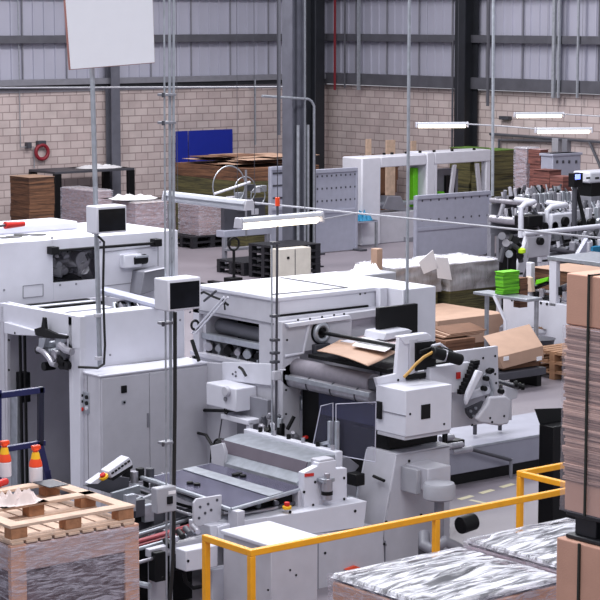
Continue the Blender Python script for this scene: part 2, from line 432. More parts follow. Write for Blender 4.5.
lamp('ceiling_lamp', 'lower lit lamp at the far right below the other one', at(563.5, 130, d=42), (.85, -.55, 0), 1.1)
lamp('machine_lamp', 'lit tube lamp hung above the central white machine', at(280, 219.5, d=22.2), (.97, .05, 0), 1.1)
lamp('machine_lamp', 'unlit tube lamp hung behind the triple pipes', at(207, 200, d=24), (0.0, -1, 0), 1.55, lit=False)
def wire(p, q, d1, d2, r, label='', m=None):
    m = m or grey
    line_obj('hanging_rail', [at(*p, d=d1), at(*q, d=d2)], r * .75, m, label, 'rail')
wire((247, 202), (620, 240), 24, 22, .016, 'thin pale rail running from the unlit lamp across to the right')
wire((324, 219), (352, 214), 22.3, 22.6, .012, 'short thin rail between the lit machine lamp and the long rail')
wire((466, 124), (502, 126), 44, 43.6, .02, 'thin rail continuing right from the lamp by the black column')
wire((562, 114), (612, 117), 46, 45, .02, 'thin rail continuing right from the higher right lamp')
wire((502, 126), (538, 129), 43.6, 42.6, .02, 'thin rail leading into the lowest right lamp')
wire((-6, 88), (283, 87), 46.5, 49, .03, m=midgrey, label='long pale pipe slung along the top of the left block wall')
line_obj('hanging_pole', [at(409.5, -10, Y=17.41), at(407, 303, Y=17.41)], .02, galv, 'thin pale pole dropping onto the white end block right of centre', 'pole')
line_obj('hanging_pole', [at(493.5, -10, d=38), at(492.5, 196, d=38)], .03, galv, 'thin pale pole hanging right of the black column', 'pole')

# ------------------------------------------------------------------ pallets
def pallet(name, label, loc, rz=0, L=1.2, Wd=1.0, m=None, mb_=None, hgt=.144, group=None):
    m = m or wooddark; mb_ = mb_ or m
    t = T(name, label, 'pallet', (0, 0, 0), group)
    n = 7; bw = Wd / n * .78
    for i in range(n):
        y = -Wd / 2 + bw / 2 + i * (Wd - bw) / (n - 1); B(-L / 2, L / 2, y - bw / 2, y + bw / 2, hgt - .022, hgt).build('top_board', m, t, 0)
    for x in (-L / 2 + .07, 0, L / 2 - .07):
        B(x - .07, x + .07, -Wd / 2, Wd / 2, hgt - .044, hgt - .022).build('stringer', m, t, 0)
        for y in (-Wd / 2 + .06, 0, Wd / 2 - .06): B(x - .07, x + .07, y - .055, y + .055, .022, hgt - .044).build('block', mb_, t, 0)
    for y in (-Wd / 2 + .06, 0, Wd / 2 - .06): B(-L / 2, L / 2, y - .055, y + .055, 0, .022).build('bottom_board', m, t, 0)
    t.location = loc; t.rotation_euler = (0, 0, rz)
    return t
P0 = pallet('wooden_pallet', 'worn wooden pallet, topmost of the low stack right of centre', (0, 0, 0))
def pstack(cx, cy, n, rz, labels, group=None, z0=0, first=None):
    for i in range(n): dup(P0, (cx + random.uniform(-.02, .02), cy + random.uniform(-.02, .02), z0 + i * .146), rz, labels[i], group)
# stack right of the cartons
random.seed(4)
c = at(527, 375, Z=0)
pc = (c.x + .62, c.y - .52)
for i in range(2): dup(P0, (pc[0] + random.uniform(-.03, .03), pc[1] + random.uniform(-.03, .03), i * .146), random.uniform(-.03, .03), ['worn wooden pallet on the floor at the bottom of the low stack right of centre', 'worn wooden pallet in the middle of the low stack right of centre'][i], 'pallets stacked right of the open cartons')
P0.location = (pc[0], pc[1], 2 * .146); P0['group'] = 'pallets stacked right of the open cartons'
PB = pallet('plastic_pallet', 'black plastic pallet, upper one below the netted load', (0, 0, 0), m=blkpallet)

# ------------------------------------------------------------------ loads
def load(name, label, cat, x0, x1, y0, y1, z0, z1, m, jit=.012, layers=8, seed=1, topm=None, wrap=None, base=True, group=None):
    """a block of stacked sheets built from slightly shifted bundles on its base"""
    t = T(name, label, cat, ((x0 + x1) / 2, (y0 + y1) / 2, z0), group)
    R = random.Random(seed); h = (z1 - z0) / layers
    for i in range(layers):
        a, b = R.uniform(-jit, jit), R.uniform(-jit, jit)
        B(x0 + a, x1 + a, y0 + b, y1 + b, z0 + i * h + .002, z0 + (i + 1) * h).build('bundle', m, t, .004)
    if topm: B(x0 - .01, x1 + .01, y0 - .01, y1 + .01, z1 + .001, z1 + .012).build('top_sheet', topm, t, .003)
    if wrap: film_shell(t, x0 - .03, x1 + .03, y0 - .03, y1 + .03, z0, z1 + .04, wrap[0], wrap[1], seed, amp=.02)
    return t
def film_shell(par, x0, x1, y0, y1, z0, z1, mtop, mside, seed, amp=.03, nx=26, sag=.0):
    def nz(p): return noise.noise(Vector((p[0] * 1.1, p[1] * 5.5, p[2] * 5 + seed * 7))) + .6 * noise.noise(Vector((p[0] * 3, p[1] * 14, p[2] * 12 + seed)))
    mb = MB(); i = 0
    n = nx
    for a in range(n + 1):
        for b in range(n + 1):
            u, v = a / n, b / n; x = x0 + (x1 - x0) * u; y = y0 + (y1 - y0) * v
            e = min(u, 1 - u, v, 1 - v)
            mb.v.append(Vector((x, y, z1 + amp * nz((x, y, z1)) * min(1, e * 8) + sag * (e - .1) - (.03 if e < .02 else 0))))
    for a in range(n):
        for b in range(n):
            k = a * (n + 1) + b; mb.f.append((k, k + n + 1, k + n + 2, k + 1))
    mb.build('film_top', mtop, par, 0)
    mb = MB()
    ring = [(x0 + (x1 - x0) * k / n, y0, 0, -1) for k in range(n)] + [(x1, y0 + (y1 - y0) * k / n, 1, 0) for k in range(n)] + \
           [(x1 - (x1 - x0) * k / n, y1, 0, 1) for k in range(n)] + [(x0, y1 - (y1 - y0) * k / n, -1, 0) for k in range(n)]
    m = 12
    for j in range(m + 1):
        z = z0 + (z1 - .02 - z0) * j / m
        for (x, y, ax, ay) in ring:
            g = amp * .7 * noise.noise(Vector((x * 2.5, y * 2.5, z * 9 + seed)))
            mb.v.append(Vector((x + ax * g, y + ay * g, z)))
    N = len(ring)
    for j in range(m):
        for k in range(N):
            k2 = (k + 1) % N; mb.f.append((j * N + k, j * N + k2, (j + 1) * N + k2, (j + 1) * N + k))
    mb.build('film_side', mside, par, 0)

def crumple(name, label, cat, c, sx, sy, sz, m, seed=1, n=22):
    """loose heap of crumpled film"""
    c = Vector(c); mb = MB()
    for a in range(n + 1):
        for b in range(n + 1):
            u, v = a / n * 2 - 1, b / n * 2 - 1; r = min(1, 2.2 * max(0, 1 - (u * u + v * v) ** .8)) * .7
            h = sz * r * (.55 + .9 * noise.noise(Vector((u * 4, v * 4, seed)))) + sz * .14 * r * noise.noise(Vector((u * 14, v * 14, seed * 3)))
            mb.v.append(c + Vector((u * sx / 2, v * sy / 2, max(0.004, h))))
    for a in range(n):
        for b in range(n):
            k = a * (n + 1) + b; mb.f.append((k, k + n + 1, k + n + 2, k + 1))
    i = len(mb.v); s_ = n + 1
    rim = [a * s_ for a in range(s_)] + [n * s_ + b for b in range(1, s_)] + [a * s_ + n for a in range(n - 1, -1, -1)] + [b for b in range(n - 1, 0, -1)]
    mb.f.append(tuple(rim))
    return mb.build(name, m, None, 0, label, cat)

# --- left rear: brown stack, post rack, wrapped loads
def fbox(pxl, pxc, pxr, pyb, pyt):
    """footprint of a box: left edge, near corner and right edge columns; floor and top rows at the near corner"""
    a = at(pxc, pyb, Z=0); b = at(pxr, pyb, Y=a.y); t = at(pxc, pyt, Y=a.y); l = at(pxl, pyb, X=a.x)
    return a.x, b.x, a.y, l.y, t.z
x0, x1, y0, y1, z1 = fbox(11, 30, 55, 240, 178)
load('board_stack', 'tall dark brown stack of board under the red hose coil', 'stack of board', x0, x1, y0, y1, 0, z1, brownstack, layers=9, seed=3, topm=card)
x0, x1, y0, y1, z1 = fbox(63, 96, 112, 252, 192)
load('wrapped_load', 'pinkish wrapped pallet load right of the dark rack post', 'wrapped pallet load', x0, x1, y0, y1, 0, z1, pinkstack, layers=5, seed=5, wrap=(film_far, film_side))
ax, ay = at(58, 232, Z=0).xy
rk = T('post_rack', 'low dark steel rack with white netting on its top behind the wrapped loads', 'rack', (ax, ay, 0))
zt = at(58, 174, Y=ay).z
for dx, dy in ((0, 0), (2.3, 0), (0, 1.2), (2.3, 1.2)): B(ax + dx - .1, ax + dx + .1, ay + dy - .06, ay + dy + .06, 0, zt).build('post', black, rk)
B(ax - .1, ax + 2.4, ay - .05, ay + 1.25, zt, zt + .06).build('shelf', darkgrey, rk)
crumple('crumpled_netting', 'heap of white netting lying on the dark rack', 'netting', (ax + 1.7, ay + .6, zt + .06), 1.3, 1.0, .12, paper, 3)
x0, x1, y0, y1, z1 = fbox(114, 136, 166, 262, 204)
load('wrapped_load', 'wrapped pallet load with flat brown top just left of the triple pipes', 'wrapped pallet load', x0, x1, y0, y1, 0, z1, pinkstack, layers=5, seed=8, topm=card, wrap=(film_far, film_side))
crumple('crumpled_netting', 'heap of white film on the wrapped load left of the triple pipes', 'film', ((x0 + x1) / 2, y0 + .7, z1 + .06), 1.2, 1.0, .12, paper, 9)
x0, x1, y0, y1, z1 = fbox(180, 199, 222, 248, 206)
NETL = load('wrapped_load', 'netted pinkish load standing right of the triple pipes', 'wrapped pallet load', x0, x1, y0, y1, .3, z1, pinkstack, layers=5, seed=11, wrap=(film_far, film_side))
PB.location = ((x0 + x1) / 2, (y0 + y1) / 2, .146)
dup(PB, ((x0 + x1) / 2, (y0 + y1) / 2, 0), 0, 'black plastic pallet, lower one below the netted load at left centre')
# blue board leaning on the wall
a = at(176, 157, Y=WY - .4); b = at(232, 129, Y=WY - .4)
bl = T('display_board', 'two-panel royal blue board standing against the left block wall', 'board', ((a.x + b.x) / 2, WY - .4, a.z))
xm = at(188, 140, Y=WY - .4).x
B(a.x, xm - .02, WY - .43, WY - .38, .4, b.z).build('panel', bluepanel, bl); B(xm + .02, b.x, WY - .43, WY - .38, .4, b.z).build('panel', bluepanel, bl)
for xx in (a.x - .3, b.x - .1): B(xx - .03, xx + .03, WY - .6, WY - .3, 0, .42).build('foot', grey, bl)
# large cardboard stack left of the column
x0, x1, y0, y1, z1 = fbox(176, 246, 322, 248, 169)
bs = T('flat_board_stack', 'very wide stack of brown board with loose sheets on top, left of the big column', 'stack of board', ((x0 + x1) / 2, y0, 0))
for i in range(6): B(x0, x1 - .02 * i, y0, y1, i * z1 / 6 + .003, (i + 1) * z1 / 6).build('bundle', olivestack if i < 5 else brownstack, bs, .004)
R_ = random.Random(5)
for i in range(30):
    cx = R_.uniform(x0 + .5, x1 - .5); cy = R_.uniform(y0 + .36, y1 - .36)
    B(cx - .5, cx + .5, cy - .35, cy + .35, z1 + .01 + i * .008, z1 + .016 + i * .008).build('loose_sheet', card if i % 3 else carddark, bs, 0)
# small machinery in front of it
gx = at(226, 268, Z=0); gY = gx.y
sm = T('strapping_machine', 'small open machine with wire hoops in front of the wide board stack', 'machine', (gx.x, gY, 0))
a = at(224, 231, Y=gY); b = at(272, 240, Y=gY - 1.0); b2 = at(272, 232, Y=gY)
B(a.x, b2.x, gY, gY + .3, a.z - .15, a.z).build('beam', lilac, sm, .01)
B(a.x, b2.x, gY - .1, gY, a.z - .45, a.z - .38).build('lower_beam', midgrey, sm, .01)
for xx in (a.x + .05, b2.x - .1): B(xx - .04, xx + .04, gY, gY + .1, 0, a.z - .15).build('leg', midgrey, sm)
for px, py, r in ((229, 186, .45), (245, 190, .3), (258, 196, .2)): MB().tri(at(px, py, Y=gY + .1), r, .014, 'y', 28, 6).build('wire_hoop', galv, sm, 0)
MB().tube([at(214, 194, Y=gY), at(250, 182, Y=gY)], .03).build('angled_bar', white, sm, 0)
MB().tube([at(246, 170, Y=gY), at(246, 236, Y=gY)], .025).build('upright', midgrey, sm, 0)
for k, (px, py) in enumerate(((232, 200), (240, 196), (250, 188), (256, 190), (262, 189), (240, 210), (254, 212))): p_ = at(px, py, Y=gY + .15); B(p_.x - .1, p_.x + .1, gY + .1, gY + .25, p_.z - .06, p_.z + .08).build('fitting', [offwhite, galv, darkgrey][k % 3], sm, .01)
B(a.x + .1, b2.x - .1, gY + .12, gY + .25, a.z, at(240, 200, Y=gY).z).build('back_plate', darkgrey, sm, 0)
gx = at(201, 240, Z=0); b = at(222, 240, Y=gx.y)
B(gx.x, b.x, gx.y, gx.y + .06, .3, at(201, 208, Y=gx.y).z).build('leaning_sheet', mat('pale_sheet', (186, 176, 176), .6), None, .004, 'pale flat sheet standing against the netted load right of the triple pipes', 'sheet')
# hand truck
hx, hy = at(234, 292, Z=0).xy
ht = T('hand_truck', 'thin black hand pallet truck with loop handle beside black pallets', 'hand truck', (hx, hy, 0))
zt = at(234, 238, Y=hy).z
MB().tube([(hx, hy, .2), (hx, hy, zt - .25)], .03).build('shaft', black, ht, 0)
MB().tri((hx, hy, zt - .12), .13, .022, 'y').build('loop_handle', black, ht, 0)
B(hx - .15, hx + .15, hy - .1, hy + .15, .05, .3).build('pump', black, ht)
for s in (-.2, .2): B(hx + s - .07, hx + s + .07, hy + .1, hy + 1.1, .06, .12).build('fork', black, ht)
for s in (-.06, .06): MB().cyl((hx + s - .02, hy, .06), (hx + s + .02, hy, .06), .06).build('wheel', rubber, ht, 0)
# black plastic pallet stacks at the foot of the column
c = at(277, 281, Z=0)
ORD = ['at the bottom of', 'second from the floor in', 'third from the floor in', 'fourth from the floor in', 'topmost in']
for i in range(5): dup(PB, (c.x + .6, c.y + .5, i * .146), 0, 'black plastic pallet ' + ORD[i] + ' the taller stack behind the cream box', 'taller stack of black pallets')
for i in range(2): dup(PB, (c.x + .55, c.y + 1.6, i * .146), 0, ['black plastic pallet on the floor in the shorter stack right of the hand truck', 'black plastic pallet on top of the shorter stack right of the hand truck'][i], 'short stack of black pallets')
c = c + Vector((0, .55, 0))
a = at(279, 268, Y=c.y - .9); b = at(311, 247, Y=c.y - .9)
cr = T('storage_box', 'cream metal box with a centre seam in front of the big column', 'box', ((a.x + b.x) / 2, a.y, a.z))
B(a.x, b.x, a.y, a.y + .3, 0.0, b.z).build('body', mat('cream_paint', (206, 200, 190), .5), cr, .01)
B((a.x + b.x) / 2 - .008, (a.x + b.x) / 2 + .008, a.y - .006, a.y + .02, 0, b.z - .02).build('seam', darkgrey, cr, 0)
e = at(288, 258, Y=a.y); B(e.x - .03, e.x + .03, a.y - .02, a.y, e.z - .02, e.z + .03).build('latch', black, cr)

# perforated screens
def screen(pxl, pxr, pyb, pyt, label, rows, extra=True):
    a = at(pxl, pyb, Z=0); b = at(pxr, pyb, Y=a.y); t = at(pxl, pyt, Y=a.y).z; x0, x1, y = a.x, b.x, a.y
    s = T('tool_panel_screen', label, 'screen', ((x0 + x1) / 2, y, 0))
    B(x0, x1, y, y + .04, .02, t).build('panel', lilac, s)
    for xx in (x0 - .03, x1 - .03): B(xx, xx + .06, y - .03, y + .07, 0, t + .02).build('upright', lilac, s)
    B(x0, x1, y - .04, y + .07, t - .06, t + .03).build('top_rail', lilac, s)
    B(x0 + .03, x1 - .03, y - .03, y + .001, t * .5 - .04, t * .5 + .04).build('mid_rail', lilac, s)
    B(x0 - .1, x0 + .1, y - .3, y + .3, 0, .05).build('foot', darkgrey, s); B(x1 - .1, x1 + .1, y - .3, y + .3, 0, .05).build('foot', darkgrey, s)
    mb = MB(); n = 9
    for r in range(rows):
        for i in range(n):
            xx = x0 + (x1 - x0) * (i + .7) / n; z = t * .62 + (t * .3) * r / max(1, rows - 1)
            mb.box(xx - .018, xx + .018, y - .008, y + .002, z, z + .045)
    mb.build('slot_pattern', darkgrey, s, 0)
    return s
screen(314, 356, 254, 171, 'grey perforated metal screen standing right of the big column', 3)
screen(271, 284, 250, 168, 'narrow grey perforated screen glimpsed left of the big column', 3)
screen(416, 489, 262, 197, 'wide lilac grey perforated screen in front of the white portal machine', 2)

# ------------------------------------------------------------------ white portal machine
a = at(362, 246, Z=0); y = a.y
def zx(px, py, Y): v = at(px, py, Y=Y); return v.x, v.z
def YX(pts, Y): return [at(px, py, Y=Y) for px, py in pts]
pm = T('portal_machine', 'white machine with two square portal openings behind the perforated screens', 'machine', (a.x + 2, y, 0))
x0, zt = zx(362, 158, y); x1, _ = zx(381, 158, y); x2, _ = zx(427, 158, y); x3, z3 = zx(435, 160, y); x4, _ = zx(491, 158, y)
B(x0, x1, y, y + .76, 0, zt).build('left_housing', white, pm, .03)
B(x1, x2 - .02, y, y + .7, zt - .26, zt).build('cross_beam', white, pm, .02)
B(x1, x2, y + .1, y + .7, 0, at(400, 212, Y=y).z).build('base_cabinet', offwhite, pm, .02)
B(x2, x3, y - .0, y + .7, 0, zt + .05).build('middle_housing', white, pm, .03)
zb = at(440, 203, Y=y).z
B(x3, x4, y, y + .7, zt - .26, zt + .04).build('cross_beam', white, pm, .02)
B(x3, x3 + .1, y + .01, y + .2, zb - .3, zt - .26).build('post', white, pm, .02)
B(x4 - .16, x4, y + .01, y + .2, 0, zt - .26).build('post', white, pm, .02)
B(x3, x4, y + .02, y + .7, 0, zb - .25).build('base_cabinet', offwhite, pm, .02)
for xx, s in ((x3 + .45, .18), (x4 - .35, -.18)):
    MB().prism([(xx, y + .0, zb - .3), (xx + .12, y, zb - .3), (xx + .12 + s, y, zt - .3), (xx + s, y, zt - .3)], (0, .06, 0)).build('inclined_arm', offwhite, pm)
xm = (x3 + x4) / 2
B(xm - .4, xm + .3, y + .5, y + .9, zb - .3, zt - .45).build('drive_block', midgrey, pm, .02)
B(xm - .2, xm + .12, y + .42, y + .5, zb - .1, zt - .6).build('panel_hole', black, pm)
B(xm - .55, xm - .35, y + .3, y + .5, zb - .3, zb + .25).build('guide', green, pm, .02)
B(x2 - .18, x2 - .02, y + .3, y + .5, zb - .1, zt - .35).build('guide', green, pm, .02)
for zz in (zb + .05, zb - .3, zb - .55): MB().cyl((x1 - .2, y + .2, zz), (x2 + .3, y + .2, zz), .06).build('roller', galv, pm, 0)
MB().prism([at(383, 209, Y=y + .1), at(388, 196, Y=y + .1), at(401, 196, Y=y + .1), at(408, 212, Y=y + .1)], (0, .3, 0)).build('motor_bracket', midgrey, pm, .02)
B(at(408, 0, Y=y).x, at(415, 0, Y=y).x, y - .05, y + .3, .0, zb - .8).build('leg', midgrey, pm)
for px in (384, 392, 406, 420, 434, 452, 474): v = at(px, 157, Y=y + .1); MB().cyl((v.x, y + .1, zt + .04), (v.x, y + .1, zt + .09), .04, n=8).build('cap', black, pm, 0)
# wood planks behind portal
for px, t_, lab in ((369, 139, 'narrow upright plank behind the left housing of the portal machine'), (391, 140, 'wide upright plank seen through the left portal opening'), (414, 141, 'thin upright batten behind the middle of the portal machine')):
    v = at(px, t_, Y=y + 4); B(v.x - (.16 if px == 391 else .09), v.x + (.16 if px == 391 else .09), y + 4, y + 4.05, 0, v.z).build('upright_plank', wood, None, .003, lab, 'plank')
v = at(322, 164, Y=y + 4); 0 and load('board_stack', 'brown board stack seen between the big column and the portal machine', 'stack of board', v.x - .9, v.x + 1.3, y + 4, y + 5, 0, v.z, carddark, layers=6, seed=21, topm=card)
v = at(355, 158, Y=y + 5); load('board_stack', 'dark stack with torn brown sheets just above the portal machine', 'stack of board', v.x + .3, v.x + 1.7, y + 5.2, y + 6, 0, v.z, carddark, layers=5, seed=22, jit=.08)
# workbench with teal cloth
a = at(356, 249, Z=0)
v = at(356, 222, Y=a.y); w = at(378, 222, Y=a.y)
wb = T('work_table', 'small grey tubular table under the teal cloth', 'table', (v.x, a.y, 0))
B(v.x, w.x, a.y, a.y + .8, v.z - .04, v.z).build('table_top', lilac, wb)
for xx in (v.x + .03, w.x - .03):
    for yy in (a.y + .03, a.y + .77): B(xx - .03, xx + .03, yy - .03, yy + .03, 0, v.z - .04).build('leg', galv, wb)
crumple('work_cloth', 'bunched teal cloth lying on the small grey table', 'cloth', ((v.x + w.x) / 2 + .05, a.y + .3, v.z), .6, .6, .32, teal, 4)

dullgreen = mat('dull_green', (92, 128, 50), .7, 0, .4, 12)
# ------------------------------------------------------------------ rear right stacks
D = {}
def rearload(pxl, pxr, pyt, d, dep, m, name, label, cat='stack of board', layers=7, seed=1, topm=None, jit=.04, wrap=None):
    a = at(pxl, pyt, d=d); b = at(pxr, pyt, Y=a.y)
    return load(name, label, cat, a.x, b.x, a.y, a.y + dep, 0, a.z, m, jit=jit, layers=layers, seed=seed, topm=topm, wrap=wrap)
rearload(494, 518, 151, 55, .8, olivestack, 'carton_blank_stack', 'tall dark olive stack of blanks right of the portal machine', seed=31, topm=dullgreen)
rearload(470, 489, 149, 56, .8, olivestack, 'carton_blank_stack', 'green topped stack of blanks half hidden behind the portal machine', seed=32, topm=dullgreen)
rearload(527, 538, 149, 51.5, .4, pinkstack, 'wrapped_load', 'narrow pinkish wrapped stack with white top right of the olive stack', 'wrapped pallet load', seed=33, topm=paper, wrap=(film_far, film_side))
rearload(541, 549, 150, 50.5, .4, redstack, 'carton_stack', 'brown red stack just right of the narrow pinkish one', seed=34, topm=pinkstack)
rearload(549, 561, 171, 47.5, .5, redstack, 'carton_stack', 'lower reddish brown stack in front of the pale bin', seed=35, topm=redstack)
rearload(563, 575, 177, 46.5, .4, redstack, 'carton_stack', 'lowest reddish stack beside the blue signal lamp', seed=36)
a = at(553, 154, d=49.5); b = at(581, 154, Y=a.y)
pb = T('metal_bin', 'pale grey sheet metal bin with a row of dots below the wall boxes', 'bin', (a.x, a.y, 0))
B(a.x, b.x, a.y, a.y + .4, .1, a.z).build('body', lilac, pb, .02); B(a.x - .03, b.x + .03, a.y - .03, a.y + .43, a.z - .06, a.z).build('rim', lilac, pb, .01)
for px in (557, 563, 569, 576):
    v = at(px, 162, Y=a.y); B(v.x - .03, v.x + .03, a.y - .02, a.y, v.z - .03, v.z + .04).build('rivet', darkgrey, pb)
for xx in (a.x + .1, b.x - .1): B(xx - .06, xx + .06, a.y + .05, a.y + .35, 0, .1).build('skid', darkgrey, pb)
# machine cabinet at right edge
a = at(590, 172, d=44); b = at(640, 172, Y=a.y)
rc = T('machine_cabinet', 'white hooded machine with black side at the right edge below the lamps', 'machine', (a.x, a.y, 0))
B(a.x, b.x, a.y, a.y + .5, a.z - .24, a.z).build('hood', white, rc, .04)
zz = at(590, 197, Y=a.y).z
B(a.x + .1, b.x, a.y + .05, a.y + .45, zz, a.z - .24).build('black_panel', black, rc, .01)
B(a.x + .1, b.x, a.y + .05, a.y + .45, 0, zz).build('body', midgrey, rc, .01)
for px in (588, 597): v = at(px, 178, Y=a.y); B(v.x - .06, v.x + .06, a.y - .01, a.y, v.z - .02, v.z + .02).build('slot', black, rc)
v = at(575, 174, d=41)
sg = T('signal_post', 'dark post with a small blue light left of the hooded machine', 'signal light', (v.x, v.y, 0))
MB().cyl((v.x, v.y, 0), (v.x, v.y, v.z - .05), .05).build('post', darkgrey, sg, 0)
B(v.x - .1, v.x + .14, v.y - .08, v.y + .08, v.z - .25, v.z + .02).build('head', black, sg); B(v.x - .08, v.x + .06, v.y - .09, v.y - .08, v.z - .1, v.z).build('lens', led, sg)
MB().tube([(v.x + .05, v.y, v.z - .3), (v.x + .2, v.y - .1, v.z - 1.0), (v.x + .1, v.y - .1, v.z - 2)], .04).build('cable', black, sg, 0)

# ------------------------------------------------------------------ gluing line: long machine on the right, frames full of shafts, belts and pulleys
def X_(px, py, Y): return at(px, py, Y=Y)
R = random.Random(12)
def line_machine(name, label, Y0, Y1, pxl, pxr, topy, seed, nsta):
    a = at(pxl, topy, Y=Y1); b = at(pxr, topy, Y=Y0); zt = at(pxl, topy + 4, Y=Y0).z; R = random.Random(seed)
    g = T(name, label, 'machine', (a.x, Y0, 0))
    for yy in (Y0, Y1):
        B(a.x, b.x, yy - .04, yy + .04, zt - .55, zt - .28).build('side_frame', grey if yy == Y0 else midgrey, g, .01)
    B(a.x + .2, b.x, Y0 + .08, Y1 - .08, .25, zt - .62).build('underside_shade_fill', darkgrey, g, 0)  # added dark box, its colour gives the shade under the machine
    n = nsta
    for i in range(n):
        x = a.x + (b.x - a.x) * (i + .5) / n
        MB().cyl((x, Y0, zt - .2), (x, Y1, zt - .2), .05 + .03 * R.random(), n=12).build('roller', R.choice([steel, galv, darkgrey]), g, 0)
        if i % 2 == 0:
            B(x - .05, x + .05, Y0 - .06, Y0 + .04, zt - .5, zt + .05 * R.random()).build('bearing_block', R.choice([galv, midgrey, offwhite]), g, .01)
            MB().cyl((x, Y0 - .12, zt - .25), (x, Y0 - .04, zt - .25), .09, n=14).build('hand_wheel', R.choice([black, steel, galv]), g, 0)
        else:
            MB().cyl((x, Y0 + .2 * R.random(), zt - .15), (x + .1 * R.uniform(-1, 1), Y0 + .3, zt + .05 + .12 * R.random()), .016, n=8).build('lever', R.choice([galv, darkgrey, black, grey]), g, 0)
        for q_ in range(3):
            xx = x + R.uniform(-.15, .15); yy = Y0 + R.uniform(.1, Y1 - Y0 - .1); MB().cyl((xx, yy, zt - .2), (xx + R.uniform(-.12, .12), yy + R.uniform(-.1, .1), zt + R.uniform(-.08, .12)), R.uniform(.015, .05), n=8).build('small_part', R.choice([galv, black, darkgrey, steel, offwhite, midgrey]), g, 0)
        if i % 3 == 0: B(x - .07, x + .07, Y0 + .3, Y0 + .45, zt - .2, zt - .02).build('carrier', R.choice([offwhite, midgrey, galv]), g, .02)
        if i % 3 == 1: MB().cyl((x - .2, Y0 + .6, zt - .1), (x + .25, Y0 + .6, zt - .06), .035, n=10).build('belt_roller', R.choice([steel, black]), g, 0)
    for k in range(3):
        yy = Y0 + (Y1 - Y0) * (k + .5) / 3
        B(a.x, b.x, yy - .03, yy + .03, zt - .16, zt - .12).build('belt_bar', [rubber, galv, midgrey][k], g, 0)
    for i in range(0, n, 4):
        x = a.x + (b.x - a.x) * (i + .5) / n
        for yy in (Y0, Y1): B(x - .06, x + .06, yy - .05, yy + .05, 0, zt - .5).build('leg', midgrey, g, .01)
    return g, zt
gy = at(540, 200, d=44).y
line_machine('gluing_machine', 'long rear folding line crowded with small rollers behind the curved white hoods', gy, gy + 1.3, 490, 579, 194, 1, 20)
gy2 = at(540, 215, d=41.2).y
g2, z2 = line_machine('gluing_machine', 'middle folding line with the two curved white hoods', gy2, gy2 + 1.4, 489, 640, 214, 2, 22)
# curved white tubes (hoods)
for k, (pl, pb_, pt, pr) in enumerate(((521, 222, 204, 534), (547, 222, 207, 566))):
    p0 = at(pl, pb_, Y=gy2); p1 = at(pl, pt + 4, Y=gy2); p2 = at(pl + 4, pt, Y=gy2); p3 = at(pr, pt - 2, Y=gy2)
    MB().tube([(p0.x, p0.y, p0.z - .3), p0, p1, p2, p3, (p3.x + .1, p3.y + .6, p3.z)], .055, 12).build('curved_tube', white, g2, 0)
v = at(551, 214, Y=gy2 - .1); w = at(574, 230, Y=gy2 - .1)
B(v.x, w.x, gy2 - .12, gy2 + .1, w.z, v.z).build('white_cover', white, g2, .03)
v = at(563, 221, Y=gy2 - .1)
MB().cyl((v.x, gy2 - .2, v.z), (v.x, gy2 - .12, v.z), .09).build('dial', black, g2, .01)
v = at(536, 222, Y=gy2 - .1); B(v.x - .2, v.x + .2, gy2 - .1, gy2 + .3, v.z - .1, v.z + .12).build('dark_drive', black, g2, .02)
# lower long white rail and A-frame
gy3 = at(560, 240, d=39).y
g3 = T('delivery_frame', 'white welded frame with sloping legs in front of the folding lines', 'frame', (at(540, 240, Y=gy3).x, gy3, 0))
p = at(524, 234, Y=gy3); q = at(640, 222, Y=gy3)
MB().tube([p, q], .045, 10).build('long_rail', white, g3, 0)
for pl, pb_ in (((548, 232), (545, 262)), ((532, 235), (520, 275))):
    p = at(*pl, Y=gy3); q = at(*pb_, Y=gy3); MB().prism([(p.x - .1, gy3, p.z), (p.x + .1, gy3, p.z), (q.x + .1, gy3, q.z), (q.x - .1, gy3, q.z)], (0, .1, 0)).build('sloping_leg', white, g3)
    B(q.x - .08, q.x + .08, gy3, gy3 + .1, 0, q.z + .05).build('lower_leg', white, g3)
for pl in ((533, 237), (537, 236)):
    pass
v = at(527, 237, Y=gy3); w = at(548, 256, Y=gy3)
B(v.x, w.x, gy3 - .02, gy3 + .02, w.z, v.z).build('panel', offwhite, g3, .02)
v = at(538, 241, Y=gy3); MB().cyl((v.x, gy3 - .1, v.z), (v.x, gy3, v.z), .07).build('dial', black, g3)
g4, z4 = line_machine('gluing_machine', 'front folding line half hidden by the tall carton stack', gy3 + .5, gy3 + 1.5, 548, 660, 242, 3, 13)
p = at(583, 258, Y=gy3 + .5); 
MB().prism(YX([(577, 257), (588, 238), (597, 262)], gy3 + .5), (0, .1, 0)).build('guard_plate', lilac, g4)
v = at(593, 252, Y=gy3 + .4); B(v.x - .02, v.x + .4, gy3 + .38, gy3 + .5, v.z - .08, v.z + .1).build('teal_block', teal, g4)
MB().tri(at(590, 244, Y=gy3 + .55), .12, .03, 'y').build('pulley', black, g4, 0)
